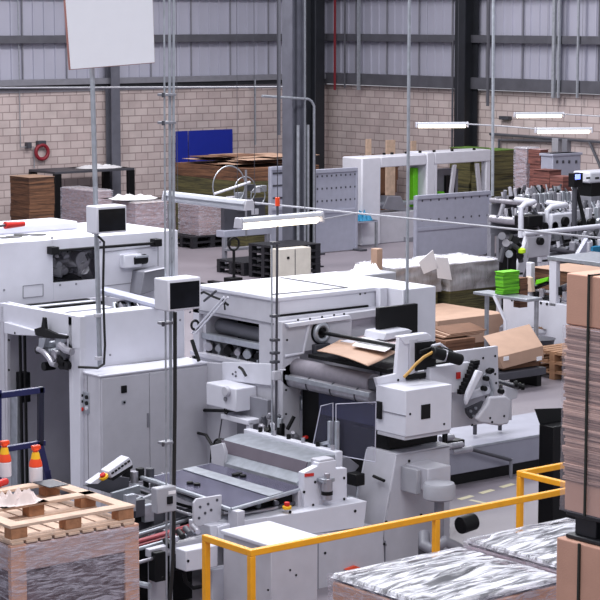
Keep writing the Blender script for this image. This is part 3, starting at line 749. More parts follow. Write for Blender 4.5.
# dark feeder with lime knob left of the frame
v = at(511, 268, Z=0.0)
fy = at(511, 260, d=38).y
fd = T('robot_feeder', 'black articulated feeder arms standing behind the green cartons', 'feeder', (at(511, 260, Y=fy).x, fy, 0))
for px in (505, 514):
    p = at(px, 276, Y=fy); q = at(px, 248, Y=fy); B(p.x - .06, p.x + .06, fy, fy + .1, 0, q.z).build('post', black, fd)
MB().tube(YX([(500, 262), (503, 250), (511, 244), (519, 250), (521, 262)], fy), .05).build('arched_arm', darkgrey, fd, 0)
MB().tube(YX([(506, 252), (512, 236), (520, 246)], fy + .2), .045).build('upper_arm', black, fd, 0)
for k, (px, py) in enumerate(((506, 243), (516, 240), (509, 254), (520, 256), (502, 236))): MB().cyl(at(px, py, Y=fy - .05), at(px, py, Y=fy + .12), .07, n=12).build('joint', [steel, black, galv, black, midgrey][k], fd, 0)
v = at(522, 251, Y=fy - .1); MB().lathe(v, [(.02, -.05), (.07, -.03), (.07, .03), (.02, .06)], 12).build('lime_knob', mat('lime', (190, 230, 40), .5), fd, 0)

# ------------------------------------------------------------------ white panelled machine with frame, right of centre
def XPl(pts, X): return [at(px, py, X=X) for px, py in pts]
xP = at(503, 300, d=36).x
wm = T('panel_machine', 'white panelled machine with open frame of posts behind the tall carton stack', 'machine', (xP, at(530, 300, X=xP).y, 0))
MB().prism(XPl([(503, 295), (566, 305), (600, 310), (600, 364), (503, 348)], xP), (.25, 0, 0)).build('front_panel', white, wm, .01)
MB().prism(XPl([(503, 345), (600, 361), (600, 364), (503, 348)], xP - .004), (.01, 0, 0)).build('kick_strip', darkgrey, wm, 0)
MB().prism(XPl([(549, 259), (556, 260), (556, 307), (549, 306)], xP), (.1, 0, 0)).build('post', white, wm, .01)
MB().prism(XPl([(526, 262), (531, 263), (531, 300), (526, 299)], xP + .5), (.1, 0, 0)).build('post', white, wm, .01)
zt5 = at(549, 258, X=xP).z
B(xP - .02, xP + 1.1, at(640, 262, X=xP).y, at(548, 258, X=xP).y, zt5 - .03, zt5 + .03).build('top_table', galv, wm)
for (p, q, r, m_) in (((531, 290), (550, 292), .03, steel), ((535, 295), (560, 300), .05, black), ((522, 297), (536, 285), .03, galv), ((558, 290), (575, 284), .06, darkgrey), ((556, 298), (576, 302), .035, steel), ((534, 288), (548, 283), .03, black)):
    MB().cyl(at(*p, X=xP + .15), at(*q, X=xP + .15), r, n=10).build('shaft', m_, wm, 0)
for k, (px, py) in enumerate(((536, 300), (542, 297), (532, 296), (560, 295), (565, 300), (528, 293))): p_ = at(px, py, X=xP + .1); MB().cyl(p_, p_ + Vector((0, 0, .14)), .05, n=10).build('fitting', [black, steel, galv][k % 3], wm, .004)
MB().prism(XPl([(536, 280), (548, 277), (547, 281), (535, 285)], xP + .1), (.15, 0, 0)).build('green_lever', green, wm, .005)
MB().prism(XPl([(526, 276), (530, 278), (532, 292), (526, 292)], xP - .02), (.08, 0, 0)).build('bracket', mat('beige', (206, 180, 160), .6), wm)
bolts(wm, XPl([(541, 303), (547, 304), (512, 300), (512, 340)], xP), '-x', r=.025)
def cbox(pxl, pxc, pxr, pyb, pyt, z0):
    """box from left, near-corner and right edge columns; bottom (height z0) and top rows at the near corner"""
    a = at(pxc, pyb, Z=z0); b = at(pxr, pyb, Y=a.y); l = at(pxl, pyb, X=a.x); t = at(pxc, pyt, Y=a.y)
    return a.x, b.x, a.y, l.y, t.z
yb5 = at(540, 262, X=xP + .9)
load('board_stack', 'brown board stack lying behind the white frame posts', 'stack of board', xP + .7, xP + 1.6, yb5.y - 1.4, yb5.y, 0, at(535, 268, X=xP + .7).z, brownstack, layers=7, seed=41, jit=.04, topm=card)
# shelf with green boxes
zs5 = 1.15
a = at(503, 295, Z=zs5); xS = a.x
sh = T('side_shelf', 'thin metal shelf with diagonal brace carrying the green carton stack', 'shelf', (xS, a.y, 0))
y0s, y1s = at(528, 295, X=xS - .03).y, at(474, 290, X=xS - .03).y
B(xS - .05, xS + .3, y0s, y1s, zs5 - .05, zs5 - .005).build('shelf_plate', galv, sh)
for yy in (y0s + .04, y1s - .06): B(xS + .2, xS + .26, yy, yy + .05, 0, zs5 - .05).build('leg', galv, sh)
p1 = at(494, 296, X=xS - .05); q1 = at(506, 322, X=xS - .05); MB().tube([p1, q1, (q1.x, q1.y, .3)], .03, 6).build('brace', white, sh, 0)
x0, x1, y0, y1, z1 = cbox(495, 503, 519, 295, 273, zs5)
load('green_carton_stack', 'bright green stack of folded cartons on the thin metal shelf', 'stack of cartons', x0, x1, y0, y1, zs5, z1, greenstack, layers=6, seed=44, jit=.012, topm=green)
load('dark_carton_stack', 'small dark brown carton stack right beside the green stack', 'stack of cartons', x1 + .04, x1 + .22, y0 + .02, y1 - .02, zs5 - .25, z1 - .12, brownstack, layers=5, seed=45, jit=.008)
# valve cylinder and tubes, bucket
v = at(510, 343, Z=0) + Vector((-.25, 0, 0)); gy_ = v.y
gc = T('pump_cylinder', 'small steel pump cylinder with hoses below the green cartons', 'pump', (v.x, v.y, 0))
MB().lathe((v.x, gy_, .12), [(.1, 0), (.15, .03), (.15, .2), (.1, .26), (.05, .36)], 16).build('body', steel, gc, 0)
B(v.x - .1, v.x + .1, gy_ - .1, gy_ + .1, 0, .12).build('stand', midgrey, gc)
MB().cyl((v.x, gy_, .4), (v.x, gy_, .85), .03).build('riser', galv, gc, 0)
for k, (px, py) in enumerate(((508, 316), (514, 312), (503, 307), (518, 318), (510, 303))): MB().cyl(at(px, py, Y=gy_ - .05), at(px + 3, py - 2, Y=gy_ + .1), .05, n=10).build('fitting', [galv, steel, black, galv, darkgrey][k], gc, 0)
MB().tube(YX([(506, 322), (514, 308), (524, 304), (530, 312), (529, 330), (518, 336)], gy_), .015, 6).build('hose', galv, gc, 0)
v = at(549, 352, Z=0) + Vector((-.1, 0, 0)); zt_ = at(536, 329, Y=v.y).z
bk = T('plastic_bucket', 'white bucket full of brown scraps beside the tilted open carton', 'bucket', (v.x, v.y, 0))
MB().lathe((v.x, v.y, 0), [(.15, 0), (.2, zt_ - .06), (.22, zt_ - .06), (.22, zt_)], 20).build('pail', white, bk, 0)
crumple('scrap_heap', 'brown scraps heaped in the white bucket', 'scraps', (v.x, v.y, zt_), .36, .36, .14, brownstack, 6, 12)
v = at(560, 357, Z=0) + Vector((-.5, 0, 0))
tb = T('grey_bin', 'dark grey tub half hidden behind the right hand carton stack', 'bin', (v.x, v.y, 0))
MB().lathe((v.x, v.y, 0), [(.2, 0), (.26, .34), (.28, .36)], 20).build('tub', darkgrey, tb, 0)

# ------------------------------------------------------------------ wrapped long loads behind the central machine
def toplid(px_l, py_l, px_b, py_b, px_r, py_r, z):
    a = at(px_l, py_l, Z=z); b = at(px_b, py_b, Z=z); c = at(px_r, py_r, Z=z); return a, b, c
# two wrapped loads side by side
zl = 1.28
a = at(379, 275, Z=0)
yF = at(445, 262, Z=zl).y
def wl_(pxl, pxr, z, yF, dep, label, seed):
    a = at(pxl, 270, Y=yF); b = at(pxr, 270, Y=yF)
    t = T('wrapped_load', label, 'wrapped pallet load', ((a.x + b.x) / 2, yF, 0), 'film wrapped loads behind the central machine')
    B(a.x, b.x, yF, yF + dep, .14, z - .05).build('load', olivestack, t, .01)
    B(a.x - .01, b.x + .01, yF - .01, yF + dep, z - .05, z - .02).build('top_sheet', paper, t, .01)
    film_shell(t, a.x - .04, b.x + .04, yF - .04, yF + dep + .03, z * .6, z, film_top, film_far, seed, amp=.06)
    B(a.x, b.x, yF, yF + dep, 0, .14).build('pallet_base', wooddark, t, 0)
    return a.x, b.x
wl_(396, 438, zl, yF, 1.0, 'film wrapped load with white top, left one of the pair behind the black monitor', 51)
wl_(450, 497, zl, yF - .1, 1.0, 'film wrapped load with white top, right one of the pair next to the green cartons', 52)
v = at(443, 262, Y=yF - .2)
for k, (pts, lab) in enumerate((([(419, 262), (433, 250), (438, 268), (424, 274)], 'left of two white sheets stuck on the wrapped loads'), ([(436, 257), (448, 258), (452, 280), (438, 278)], 'right of two white sheets stuck on the wrapped loads'))):
    MB().prism(YX(pts, yF - .2), (0, .012, 0)).build('paper_sheet', paper, None, 0, lab, 'paper')
B_ = at(378, 270, Y=yF - .8)
bx = T('small_carton', 'upright brown carton beside the green film right of the end block', 'carton', (B_.x, yF - .8, 0))
B(B_.x - .03, B_.x + .1, yF - .8, yF - .65, 0, at(378, 249, Y=yF - .8).z).build('body', card, bx)
p_ = at(384, 276, Y=yF - .75)
B(p_.x - .25, p_.x + .15, yF - .85, yF - .3, 0, p_.z).build('waste_bin', darkgrey, None, .02, 'low dark bin holding the bright green film', 'bin')
p_ = at(366, 272, Y=yF - 1.3)
B(p_.x - .4, p_.x + .4, yF - 1.6, yF - .95, 0, p_.z).build('waste_bin', grey, None, .02, 'grey bin overflowing with crumpled white film behind the machine roof', 'bin')
crumple('green_film', 'bit of bright green film in front of the wrapped loads', 'film', at(384, 276, Y=yF - .75) + Vector((-.05, .18, 0)), .4, .3, .16, green, 5, 10)
crumple('white_film', 'crumpled white film with yellow scraps at the end of the machine roof', 'film', at(366, 273, Y=yF - 1.3), .6, .5, .22, paper, 7, 16)
# flat brown carton block
yb = at(437, 354, Z=0).y
a = at(437, 320, Y=yb); b = at(506, 320, Y=yb)
fb = T('flat_carton_block', 'large flat pale brown carton block behind the machine end', 'carton', ((a.x + b.x) / 2, yb, 0))
ztop = at(437, 321, Y=yb).z
B(a.x, b.x, yb, yb + 1.6, .1, ztop).build('body', card, fb, .01)
B(a.x + .1, b.x - .1, yb + .1, yb + 1.3, 0, .1).build('pallet_base', wooddark, fb)
# torn cartons stack and open carton
ya = at(450, 370, Z=0).y
a = at(445, 345, Y=ya); b = at(470, 345, Y=ya); zt_ = at(445, 341, Y=ya).z
lt = load('torn_carton_stack', 'low stack of torn brown cartons left of the tilted open carton', 'stack of cartons', a.x, b.x + .1, ya, ya + .7, 0, zt_, carddark, layers=9, seed=61, jit=.03)
for k in range(5):
    x = a.x + .05 + k * .04; MB().prism([(x, ya + .1, zt_ + .02 + k * .012), (x + .75, ya + .05, zt_ + .03 + k * .012), (x + .8, ya + .5, zt_ + .06 + k * .02), (x + .1, ya + .7, zt_ + .03 + k * .02)], (0, 0, .01)).build('torn_sheet', card if k % 2 else carddark, lt, 0)
yo = at(490, 366, Z=.42).y
oc = T('open_carton', 'big pale brown open carton lying tilted with its flap up', 'carton', (at(500, 360, Y=yo).x, yo, 0))
q = YX([(483, 356), (536, 346), (542, 353), (490, 366)], yo)
p0, p1, p2, p3 = YX([(503, 369), (544, 358), (543, 346), (499, 357)], yo)
MB().prism([p0, p1, p2, p3], (0, .55, 0)).build('box_body', card, oc, .004)
l0, l1, l2, l3 = at(499, 357, Y=yo), at(543, 346, Y=yo), at(530, 325, Y=yo + .6), at(484, 337, Y=yo + .6)
MB().prism([l0, l1, l2, l3], (0, .02, .012)).build('lid', card, oc, .002)
B(p0.x + .1, p1.x, yo + .1, yo + .6, .3, p0.z + .02).build('bundle_under', carddark, oc, .004)
for px in (504, 537): MB().prism(YX([(px, 361), (px + 5, 360), (px + 5, 356), (px, 357)], yo - .012), (0, .01, 0)).build('tape_patch', paper, oc, 0)
# dark base trolley right of machine
v = at(487, 372, Y=yo)
tr = T('dark_trolley', 'low dark trolley under the tilted open carton', 'trolley', (v.x, v.y, 0))
B(v.x - .1, v.x + 1.2, yo - .05, yo + .7, .18, .29).build('deck', darkgrey, tr)
for xx in (v.x, v.x + 1.1): B(xx - .05, xx + .05, yo, yo + .6, 0, .18).build('foot', black, tr)

# ------------------------------------------------------------------ rear housing (left, behind)
m1 = T('rear_housing', 'large white machine housing with a dark window and black handrail at the left', 'machine', (13, 21.8, 0))
Y1 = 21.15; XR = at(178, 260, Y=Y1).x; ZT = at(178, 230, Y=Y1).z
# front skin in pieces round the window
wx0, wx1 = at(53, 265, Y=Y1).x, at(100, 265, Y=Y1).x
wz1, wz0 = at(53, 252, Y=Y1).z, at(53, 283, Y=Y1).z
B(10.9, wx0, Y1, Y1 + .05, 0, ZT).build('front_panel', white, m1)
B(wx1, XR, Y1, Y1 + .05, 0, ZT).build('front_panel', white, m1)
B(wx0, wx1, Y1, Y1 + .05, wz1, ZT).build('front_panel', white, m1, 0)
B(wx0, wx1, Y1, Y1 + .05, 0, wz0).build('front_panel', white, m1, 0)
B(10.9, XR, Y1 + .05, 22.7, ZT - .05, ZT).build('roof', white, m1, .015)
B(XR - .05, XR, Y1 + .05, 22.7, 0, ZT - .05).build('end_panel', white, m1)
B(10.9, XR, 22.6, 22.7, 0, ZT - .05).build('back_panel', offwhite, m1)
B(wx0 - .05, wx1 + .05, Y1 + .35, Y1 + .4, wz0 - .1, wz1 + .1).build('window_back', black, m1, 0)
B(wx0, wx1, Y1 + .01, Y1 + .02, wz0, wz1).build('window_pane', darkglass, m1, 0)
R = random.Random(2)
for i in range(20):
    x = R.uniform(wx0 + .05, wx1 - .05); z = R.uniform(wz0 + .05, wz1 - .05)
    MB().cyl((x, Y1 + .1, z), (x + R.uniform(-.2, .2), Y1 + .3, z + R.uniform(-.15, .15)), R.uniform(.02, .07), n=12).build('mechanism', R.choice([steel, galv, darkgrey, grey]), m1, 0)
e = at(82, 260, Y=Y1 + .1); MB().cyl((e.x, Y1 + .08, e.z), (e.x, Y1 + .25, e.z), .1).build('pulley', steel, m1, 0)
a, b = at(54, 251, Y=Y1 - .08), at(157, 243, Y=Y1 - .08)
MB().cyl(a, b, .018).build('handrail', black, m1, 0)
for p in (a, b): B(p.x - .05, p.x + .05, Y1 - .12, Y1, p.z - .04, p.z + .05).build('rail_bracket', black, m1)
# roof ridge and top details
B(12.2, XR - .9, 22.0, 22.6, ZT, ZT + .10).build('raised_lid', white, m1, .02)

for px, py in ((3, 233), (22, 235), (38, 235), (5, 238), (14, 237)):
    p = at(px, py, Z=ZT); MB().cyl((p.x, p.y, ZT - .001), (p.x, p.y, ZT + .008), .10 if px != 5 else .07, n=20).build('roof_vent', black, m1, 0)
for px in (19, 23, 27):
    p = at(px, 232, Z=ZT); MB().cyl((p.x, p.y, ZT), (p.x, p.y, ZT + .06), .025, .035, n=10).build('knob', black, m1, 0)
p = at(14, 229, Z=ZT + .16)
tl = T('red_hand_tool', 'small red tool lying on the roof of the left white housing', 'tool', p)
MB().cyl(p + Vector((-.12, 0, .05)), p + Vector((.15, .02, .05)), .045, .03).build('grip', red, tl, .005); MB().cyl(p + Vector((-.4, 0, .04)), p + Vector((-.12, 0, .05)), .015).build('shaft', darkgrey, tl, 0)
# panel outline, socket, sloped control panel
def groove(par, pts, Y, w=.006, m=None):
    P = YX(pts, Y); P.append(P[0])
    mb = MB(); 
    for p, q in zip(P, P[1:]): mb.tube([p, q], w, 4)
    mb.build('panel_seam', m or midgrey, par, 0)
groove(m1, [(23, 286), (43, 284), (43, 296), (23, 298)], Y1)
groove(m1, [(104, 252), (158, 246), (158, 280), (104, 286)], Y1)
a = at(124, 255, Y=Y1 - .1); b = at(134, 268, Y=Y1 - .1)
B(a.x, b.x + .12, Y1 - .1, Y1, b.z, a.z).build('small_housing', white, m1, .015)
MB().cyl((b.x, Y1 - .06, (a.z + b.z) / 2), (b.x + .2, Y1 - .06, (a.z + b.z) / 2 + .01), .06).build('small_motor', black, m1, .004)
B(b.x + .01, b.x + .2, Y1 - .13, Y1 - .1, a.z - .05, a.z - .02).build('motor_strip', galv, m1)
MB().prism(YX([(144, 272), (166, 267), (166, 287), (141, 295)], Y1 - .25), (0, .25, 0)).build('control_desk', midgrey, m1, .01)
MB().prism([at(145, 271, Y=Y1 - .26), at(166, 267, Y=Y1 - .26), at(166, 268.5, Y=Y1 - .28), at(145, 272.5, Y=Y1 - .28)], (0, .02, 0)).build('desk_edge', offwhite, m1)
bolts(m1, YX([(52, 238), (100, 242), (172, 238), (172, 262), (132, 280), (76, 284), (60, 285), (4, 290), (175, 285)], Y1), r=.014, m=midgrey)

# ------------------------------------------------------------------ front housing with portal (left)
m2 = T('feeder_housing', 'white feeder housing with an open gantry bay and dark slots on top at the left', 'machine', (13.1, 20.2, 0))
X2, Y2 = 12.35, 19.47; XE = 13.86; ZT2 = 2.34
B(X2, XE, Y2, Y2 + .08, 0, ZT2).build('side_panel', white, m2, .008)
B(XE - .08, XE, Y2 + .08, 20.98, 0, ZT2 - .05).build('rear_panel', offwhite, m2, 0)
B(X2, XE, 20.93, 20.99, 0, ZT2 - .05).build('far_panel', offwhite, m2, 0)
# header over the bay, polygon in the -X plane
def XP(pts, X): return [at(px, py, X=X) for px, py in pts]
MB().prism(XP([(-1, 303), (80, 317), (80, 349), (67, 348), (67, 334), (35, 330), (5, 322), (-1, 321)], X2), (.08, 0, 0)).build('header', white, m2, 0)
MB().prism(XP([(73, 349), (80, 349), (80, 600), (73, 600)], X2 + .001), (.06, 0, 0)).build('pier', white, m2, .004)
MB().prism(XP([(-1, 322), (7, 322), (7, 560), (-1, 560)], X2 + .01), (.05, 0, 0)).build('pier', offwhite, m2, .006)
MB().prism(XP([(7, 390), (17, 392), (17, 560), (7, 558)], X2 + .06), (.05, 0, 0)).build('guide_post', galv, m2, .006)
MB().prism(XP([(4, 322), (36, 331), (36, 336), (14, 335), (4, 333)], X2 - .05), (.1, 0, 0)).build('bracket_box', white, m2, .006)
bolts(m2, XP([(9, 340), (9, 370), (15, 333)], X2 - .05), '-x', .014)
for px in (20, 24.5): p = at(px, 334, X=X2 + .1); MB().cyl((p.x, p.y, 0), (p.x, p.y, 2.05), .018).build('guide_rod', black, m2, 0)
p = at(17, 372, X=X2 + .12); B(p.x, p.x + .12, p.y - .1, p.y + .03, p.z - .35, p.z).build('slide_block', black, m2, .01)
p = at(43, 386, X=XE - .2); B(p.x, p.x + .1, p.y - .04, p.y + .04, p.z - .1, p.z + .1).build('switch', black, m2, .01)
B(XE - .1, XE - .085, Y2 + .1, 20.9, 1.35, 1.37).build('wall_ledge', midgrey, m2, 0)
# gripper mechanism
R = random.Random(9)
xm = X2 - .09
MB().prism(XP([(34, 329), (41, 327), (42.5, 317), (44, 318), (45, 329), (56, 334), (66, 336), (66, 339), (45, 338), (35, 335)], xm), (.04, 0, 0)).build('gripper_arm', black, m2, .004)
MB().prism(XP([(39, 338), (46, 338), (43, 348), (38, 349)], xm), (.06, 0, 0)).build('gripper_finger', galv, m2, .004)
MB().prism(XP([(55, 337), (60, 338), (61, 350), (56, 349)], xm + .02), (.06, 0, 0)).build('gripper_finger', galv, m2, .004)
MB().tube(XP([(38, 349), (44, 352), (49, 358), (52, 364), (56, 365)], xm), .03).build('lever', steel, m2, 0)
MB().tube(XP([(60, 345), (66, 350), (72, 352)], xm), .04).build('lever', steel, m2, 0)
for k, (px, py, r) in enumerate(((41, 350, .04), (48, 345, .05), (58, 355, .06), (65, 362, .08), (68, 354, .06), (48, 366, .05), (52, 352, .045), (62, 341, .04), (70, 365, .05))):
    p = at(px, py, X=xm + .1); MB().cyl(p - Vector((.06, 0, 0)), p + Vector((.08, 0, 0)), r, n=14).build('cam_roller', [black, galv, steel, black, darkgrey][k % 5], m2, 0)
B(xm + .1, xm + .2, at(68, 350, X=xm).y, at(50, 350, X=xm).y, at(60, 372, X=xm).z, at(60, 350, X=xm).z).build('gripper_body', darkgrey, m2, .01)
# top of the bay: beams and slots
a = at(5, 303, Z=ZT2); b = at(82, 296, Z=ZT2)
B(X2 + .081, X2 + .12, Y2 + .26, 20.98, ZT2 - .06, ZT2 - .004).build('top_beam', white, m2, 0)
B(X2 + .081, XE, Y2 + .002, Y2 + .25, ZT2 - .04, ZT2 + .004).build('top_plate', white, m2, .006)
B(X2 + .12, XE, 19.75, 20.98, ZT2 - .30, ZT2 - .26).build('recess_floor', offwhite, m2, 0)
for y0, y1, m_ in ((20.72, 20.8, black), (20.45, 20.52, black)):
    B(X2 + .12, X2 + 1.05, y0, y1, ZT2 - .26, ZT2 - .02).build('slot_rail', m_, m2, .004)
B(X2 + .12, X2 + 1.05, 20.55, 20.7, ZT2 - .26, ZT2 - .03).build('slot_plate', white, m2, .004)
B(X2 + .12, X2 + .95, 20.1, 20.42, ZT2 - .26, ZT2 - .04).build('slot_plate', white, m2, .004)
for k in range(7):
    x = X2 + .85 + k * .07
    MB().tube([(x, 19.9, ZT2 - .1), (x + .08, 20.05 + .05 * (k % 3), ZT2 + .0), (x + .3, 20.2, ZT2 - .02), (x + .45, 20.28 + .04 * k, ZT2 - .12)], .02, 6).build('curved_strip', [galv, black, steel][k % 3], m2, 0)
MB().prism([at(103, 290, Z=ZT2 + .05), at(162, 305, Z=ZT2 + .0), at(158, 309, Z=ZT2), at(100, 294, Z=ZT2 + .05)], (0, 0, .05)).build('sloping_cover', lilac, m2, .01)
p = at(52, 306, Z=ZT2)
bolts(m2, YX([(84, 325), (110, 355), (180, 320), (190, 358), (190, 312)], Y2), r=.013, m=midgrey)
MB().tube(YX([(107, 368), (150, 362), (186, 358)], Y2 - .04), .012).build('bottom_rod', darkgrey, m2, 0)

# ------------------------------------------------------------------ electrical cabinet
Yc, Xc, Zc = 19.0, 12.4, 1.745
ec = T('control_cabinet', 'light grey electrical cabinet with two doors and small switches, below the left housing', 'cabinet', (13.1, 19.23, 0))
B(Xc, 13.86, Yc + .01, 19.45, .1, Zc - .02).build('body', offwhite, ec, .004)
B(Xc - .01, 13.86, Yc - .01, 19.46, Zc - .02, Zc).build('top_plate', white, ec, .005)
xd = at(149, 400, Y=Yc).x
dA = B(Xc + .01, xd - .004, Yc - .012, Yc + .01, .14, Zc - .04).build('door', offwhite, ec, .004)
dB = B(xd + .004, 13.84, Yc - .012, Yc + .01, .14, Zc - .04).build('door', offwhite, ec, .004)
B(Xc, 13.86, Yc + .03, 19.43, 0, .1).build('plinth', darkgrey, ec)
p = at(123, 389, Y=Yc); B(p.x - .035, p.x + .035, Yc - .03, Yc - .01, p.z - .04, p.z + .04).build('main_switch', black, dA, .005)
p = at(123, 402, Y=Yc); B(p.x - .025, p.x + .025, Yc - .022, Yc - .01, p.z - .02, p.z + .02).build('label_plate', galv, dA, .003)
MB().cyl((p.x, Yc - .035, p.z), (p.x, Yc - .02, p.z), .012).build('lock', black, dA, 0)
for px in (147, ): p = at(px, 420, Y=Yc); B(p.x - .012, p.x + .012, Yc - .03, Yc - .01, p.z - .08, p.z + .08).build('handle', midgrey, dA, .004)
p = at(85, 402, X=Xc); B(Xc - .012, Xc, p.y - .09, p.y + .09, p.z - .12, p.z + .12).build('switch_plate', galv, ec, .004)
for k, (px, py) in enumerate(((83, 395), (88, 397), (83, 401), (88, 403), (83.5, 409), (88, 408))):
    p = at(px, py, X=Xc); MB().cyl((Xc - .03, p.y, p.z), (Xc - .01, p.y, p.z), .022, n=12).build('push_button', [black, black, black, black, red, white][k], ec, 0)
B(Xc - .005, Xc + .005, Yc + .25, Yc + .256, .1, Zc - .03).build('seam', midgrey, ec, 0)

# ------------------------------------------------------------------ central machine
Y3, X3 = 17.8, 13.88; ZT3 = 2.60
m3 = T('central_housing', 'big central white machine with flat roof, dark roller bay and side door', 'machine', (15, 18.6, 0))
XE3 = at(435, 300, Y=Y3).x; YB3 = at(200, 288, X=X3).y + .02
# -X face with the roller bay
P = XP([(193, 312), (259, 324), (259, 363), (193, 352)], X3)
ya, yb = P[1].y, P[0].y; za, zb = (P[2].z + P[3].z) / 2, (P[0].z + P[1].z) / 2
B(X3, X3 + .05, Y3, ya, 0, ZT3 - .05).build('end_panel', offwhite, m3, 0)
B(X3, X3 + .05, yb, YB3, 0, ZT3 - .05).build('end_panel', offwhite, m3, 0)
B(X3, X3 + .05, ya, yb, zb, ZT3 - .05).build('end_panel', offwhite, m3, 0)
B(X3, X3 + .05, ya, yb, 0, za).build('end_panel', offwhite, m3, 0)
B(X3 + .5, X3 + .55, ya - .1, yb + .1, za - .1, zb + .1).build('bay_back', black, m3, 0)
B(X3 + .05, X3 + .5, ya - .1, yb + .1, za - .12, za - .07).build('bay_floor', midgrey, m3, 0)
B(X3 - .02, X3, ya - .04, yb + .04, za - .05, za).build('bay_sill', offwhite, m3)
MB().cyl((X3 + .25, ya - .05, za + .26), (X3 + .25, yb, za + .29), .08).build('bay_roller', midgrey, m3, 0)  # darker greys on both bay rollers make them look less lit
MB().cyl((X3 + .35, ya, za + .42), (X3 + .35, yb, za + .42), .06).build('bay_roller', darkgrey, m3, 0)
B(X3 + .03, X3 + .12, ya - .02, yb - .0, za + .15, za + .22).build('bay_bar', galv, m3, .01)
for k in range(7):
    y = ya + .08 + (yb - ya - .15) * k / 6
    MB().cyl((X3 + .03, y, za + .07), (X3 + .1, y + .05, za + .09), .05 if k % 2 else .035, n=12).build('bay_clamp', [black, galv, steel][k % 3], m3, 0)
    MB().cyl((X3 + .08, y + .04, za - .05), (X3 + .08, y + .04, za + .12), .02, n=8).build('bay_pin', [galv, black][k % 2], m3, 0)
B(X3 - .012, X3 + .0, Y3 - .0, YB3, ZT3 - .30, ZT3 - .285).build('face_seam', midgrey, m3, 0)
# roof
B(X3 - .02, at(403, 300, Y=Y3 - .35).x - .003, Y3 - .02, YB3, ZT3 - .05, ZT3).build('roof', white, m3, .012)
B(X3 + .05, XE3 - .2, YB3 - .06, YB3, 0, ZT3 - .05).build('back_panel', offwhite, m3, 0)
for p, q in (((272, 295), (347, 288)), ((281, 278), (347, 288))):
    a = at(*p, Z=ZT3); b = at(*q, Z=ZT3); a.z = b.z = ZT3 + .004
    s = (b - a).cross(Vector((0, 0, 1))).normalized() * .012
    MB().prism([a - s, b - s, b + s, a + s], (0, 0, .006)).build('roof_groove', darkgrey, m3, 0)
# -Y face
B(X3 + .05, at(403, 300, Y=Y3 - .35).x - .004, Y3, Y3 + .05, 0, ZT3 - .05).build('side_panel', white, m3, .0)
a = at(275, 315, Y=Y3 - .02); b = at(369, 306, Y=Y3 - .02)
B(X3 + .0, b.x, Y3 - .012, Y3, b.z - .012, b.z + .012).build('black_seam', black, m3, 0)
B(X3 - .02, b.x + .1, Y3 - .04, Y3, b.z - .05, b.z - .012).build('ledge', white, m3, .006)
# end block on the right
xe0 = at(403, 300, Y=Y3 - .35).x; xe1 = at(436, 300, Y=Y3 - .35).x
B(at(380, 300, Y=Y3 - .1).x, xe0 - .004, Y3 - .1, Y3 - .022, 0, ZT3 - .0).build('end_block', white, m3, .01)
B(xe0, xe1, Y3 - .35, YB3, 0, ZT3 - .002).build('end_block', white, m3, .012)
bolts(m3, YX([(400, 318), (360, 294), (365, 293), (372, 340), (300, 440), (290, 430)], Y3 - .0), r=.012)
# bearing frame standing proud of the side
fy0 = Y3 - .14
MB().prism(YX([(282, 322), (380, 309), (380, 316), (352, 320), (352, 345), (300, 352), (300, 450), (283, 450)], fy0), (0, .14, 0)).build('bearing_frame', offwhite, m3, .006)
MB().tube(YX([(285, 356), (303, 353), (309, 324)], fy0 - .012), .016, 6).build('raised_rib', white, m3, 0)
MB().prism(YX([(287, 324), (350, 315), (352, 319), (289, 328)], fy0 - .05), (0, .05, 0)).build('frame_flange', white, m3, .006)
bolts(m3, YX([(298, 320), (310, 319), (322, 317), (334, 315), (287, 340), (286, 390), (286, 414), (344, 314)], fy0 - .05), r=.012)
# lower housing left of the laminator (front of -X face)
xf = X3 - .1
lw = T('lower_cladding', 'light panel with lever, step and grey dial box below the dark roller bay', 'panel', (X3, 18.5, 0))
MB().prism(XP([(191, 361), (275, 368), (275, 520), (191, 520)], X3 - .06), (.055, 0, 0)).build('panel', offwhite, lw, .006)
MB().prism(XP([(222, 362), (272, 364), (272, 386), (222, 380)], X3 - .09), (.04, 0, 0)).build('raised_panel', white, lw, .006)
MB().tube(XP([(239, 367), (242, 369), (246, 376)], X3 - .14), .016, 6).build('lever', black, lw, 0)
for px, py in ((236, 372), (233, 374), (236, 376)): p = at(px, py, X=X3 - .09); MB().cyl(p + Vector((-.01, 0, 0)), p, .012, n=8).build('indicator', darkgrey, lw, 0)
a = at(205, 384, X=X3 - .35)
yb0 = at(243, 395, X=X3 - .35).y
ub = B(X3 - .35, X3 - .06, at(206, 395, X=X3 - .35).y - .55, at(206, 395, X=X3 - .35).y, at(206, 405, X=X3 - .35).z, at(206, 382, X=X3 - .35).z).build('dial_box', white, lw, .015)
p = at(228, 391, X=X3 - .35); MB().cyl((X3 - .40, p.y, p.z), (X3 - .35, p.y, p.z), .055).build('dial', offwhite, ub, .006)
p = at(226, 399, X=X3 - .35); MB().cyl((X3 - .37, p.y, p.z), (X3 - .35, p.y, p.z), .025).build('knob', midgrey, ub, .004)
MB().tube(XP([(196, 410), (232, 411), (268, 402)], X3 - .1), .02, 6).build('support_bar', black, lw, 0)
a_, b_ = at(222, 416, X=X3 - .3), at(249, 414, X=X3 - .3)
B(X3 - .32, X3 - .06, b_.y, a_.y, a_.z - .03, a_.z + .03).build('tray_lip', white, lw, .01)
B(X3 - .3, X3 - .24, b_.y, b_.y + .06, .9, a_.z).build('bracket', white, lw, .01)
MB().tri(at(226, 411, X=X3 - .34), .03, .01, 'x', 14, 6).build('ring_handle', black, lw, 0)
MB().tube(XP([(222, 418), (218, 445)], X3 - .3), .008, 6).build('thin_rod', darkgrey, lw, 0)
MB().tube(XP([(198, 433), (206, 435), (212, 445), (211, 470)], X3 - .2), .018, 6).build('hose', black, lw, 0)
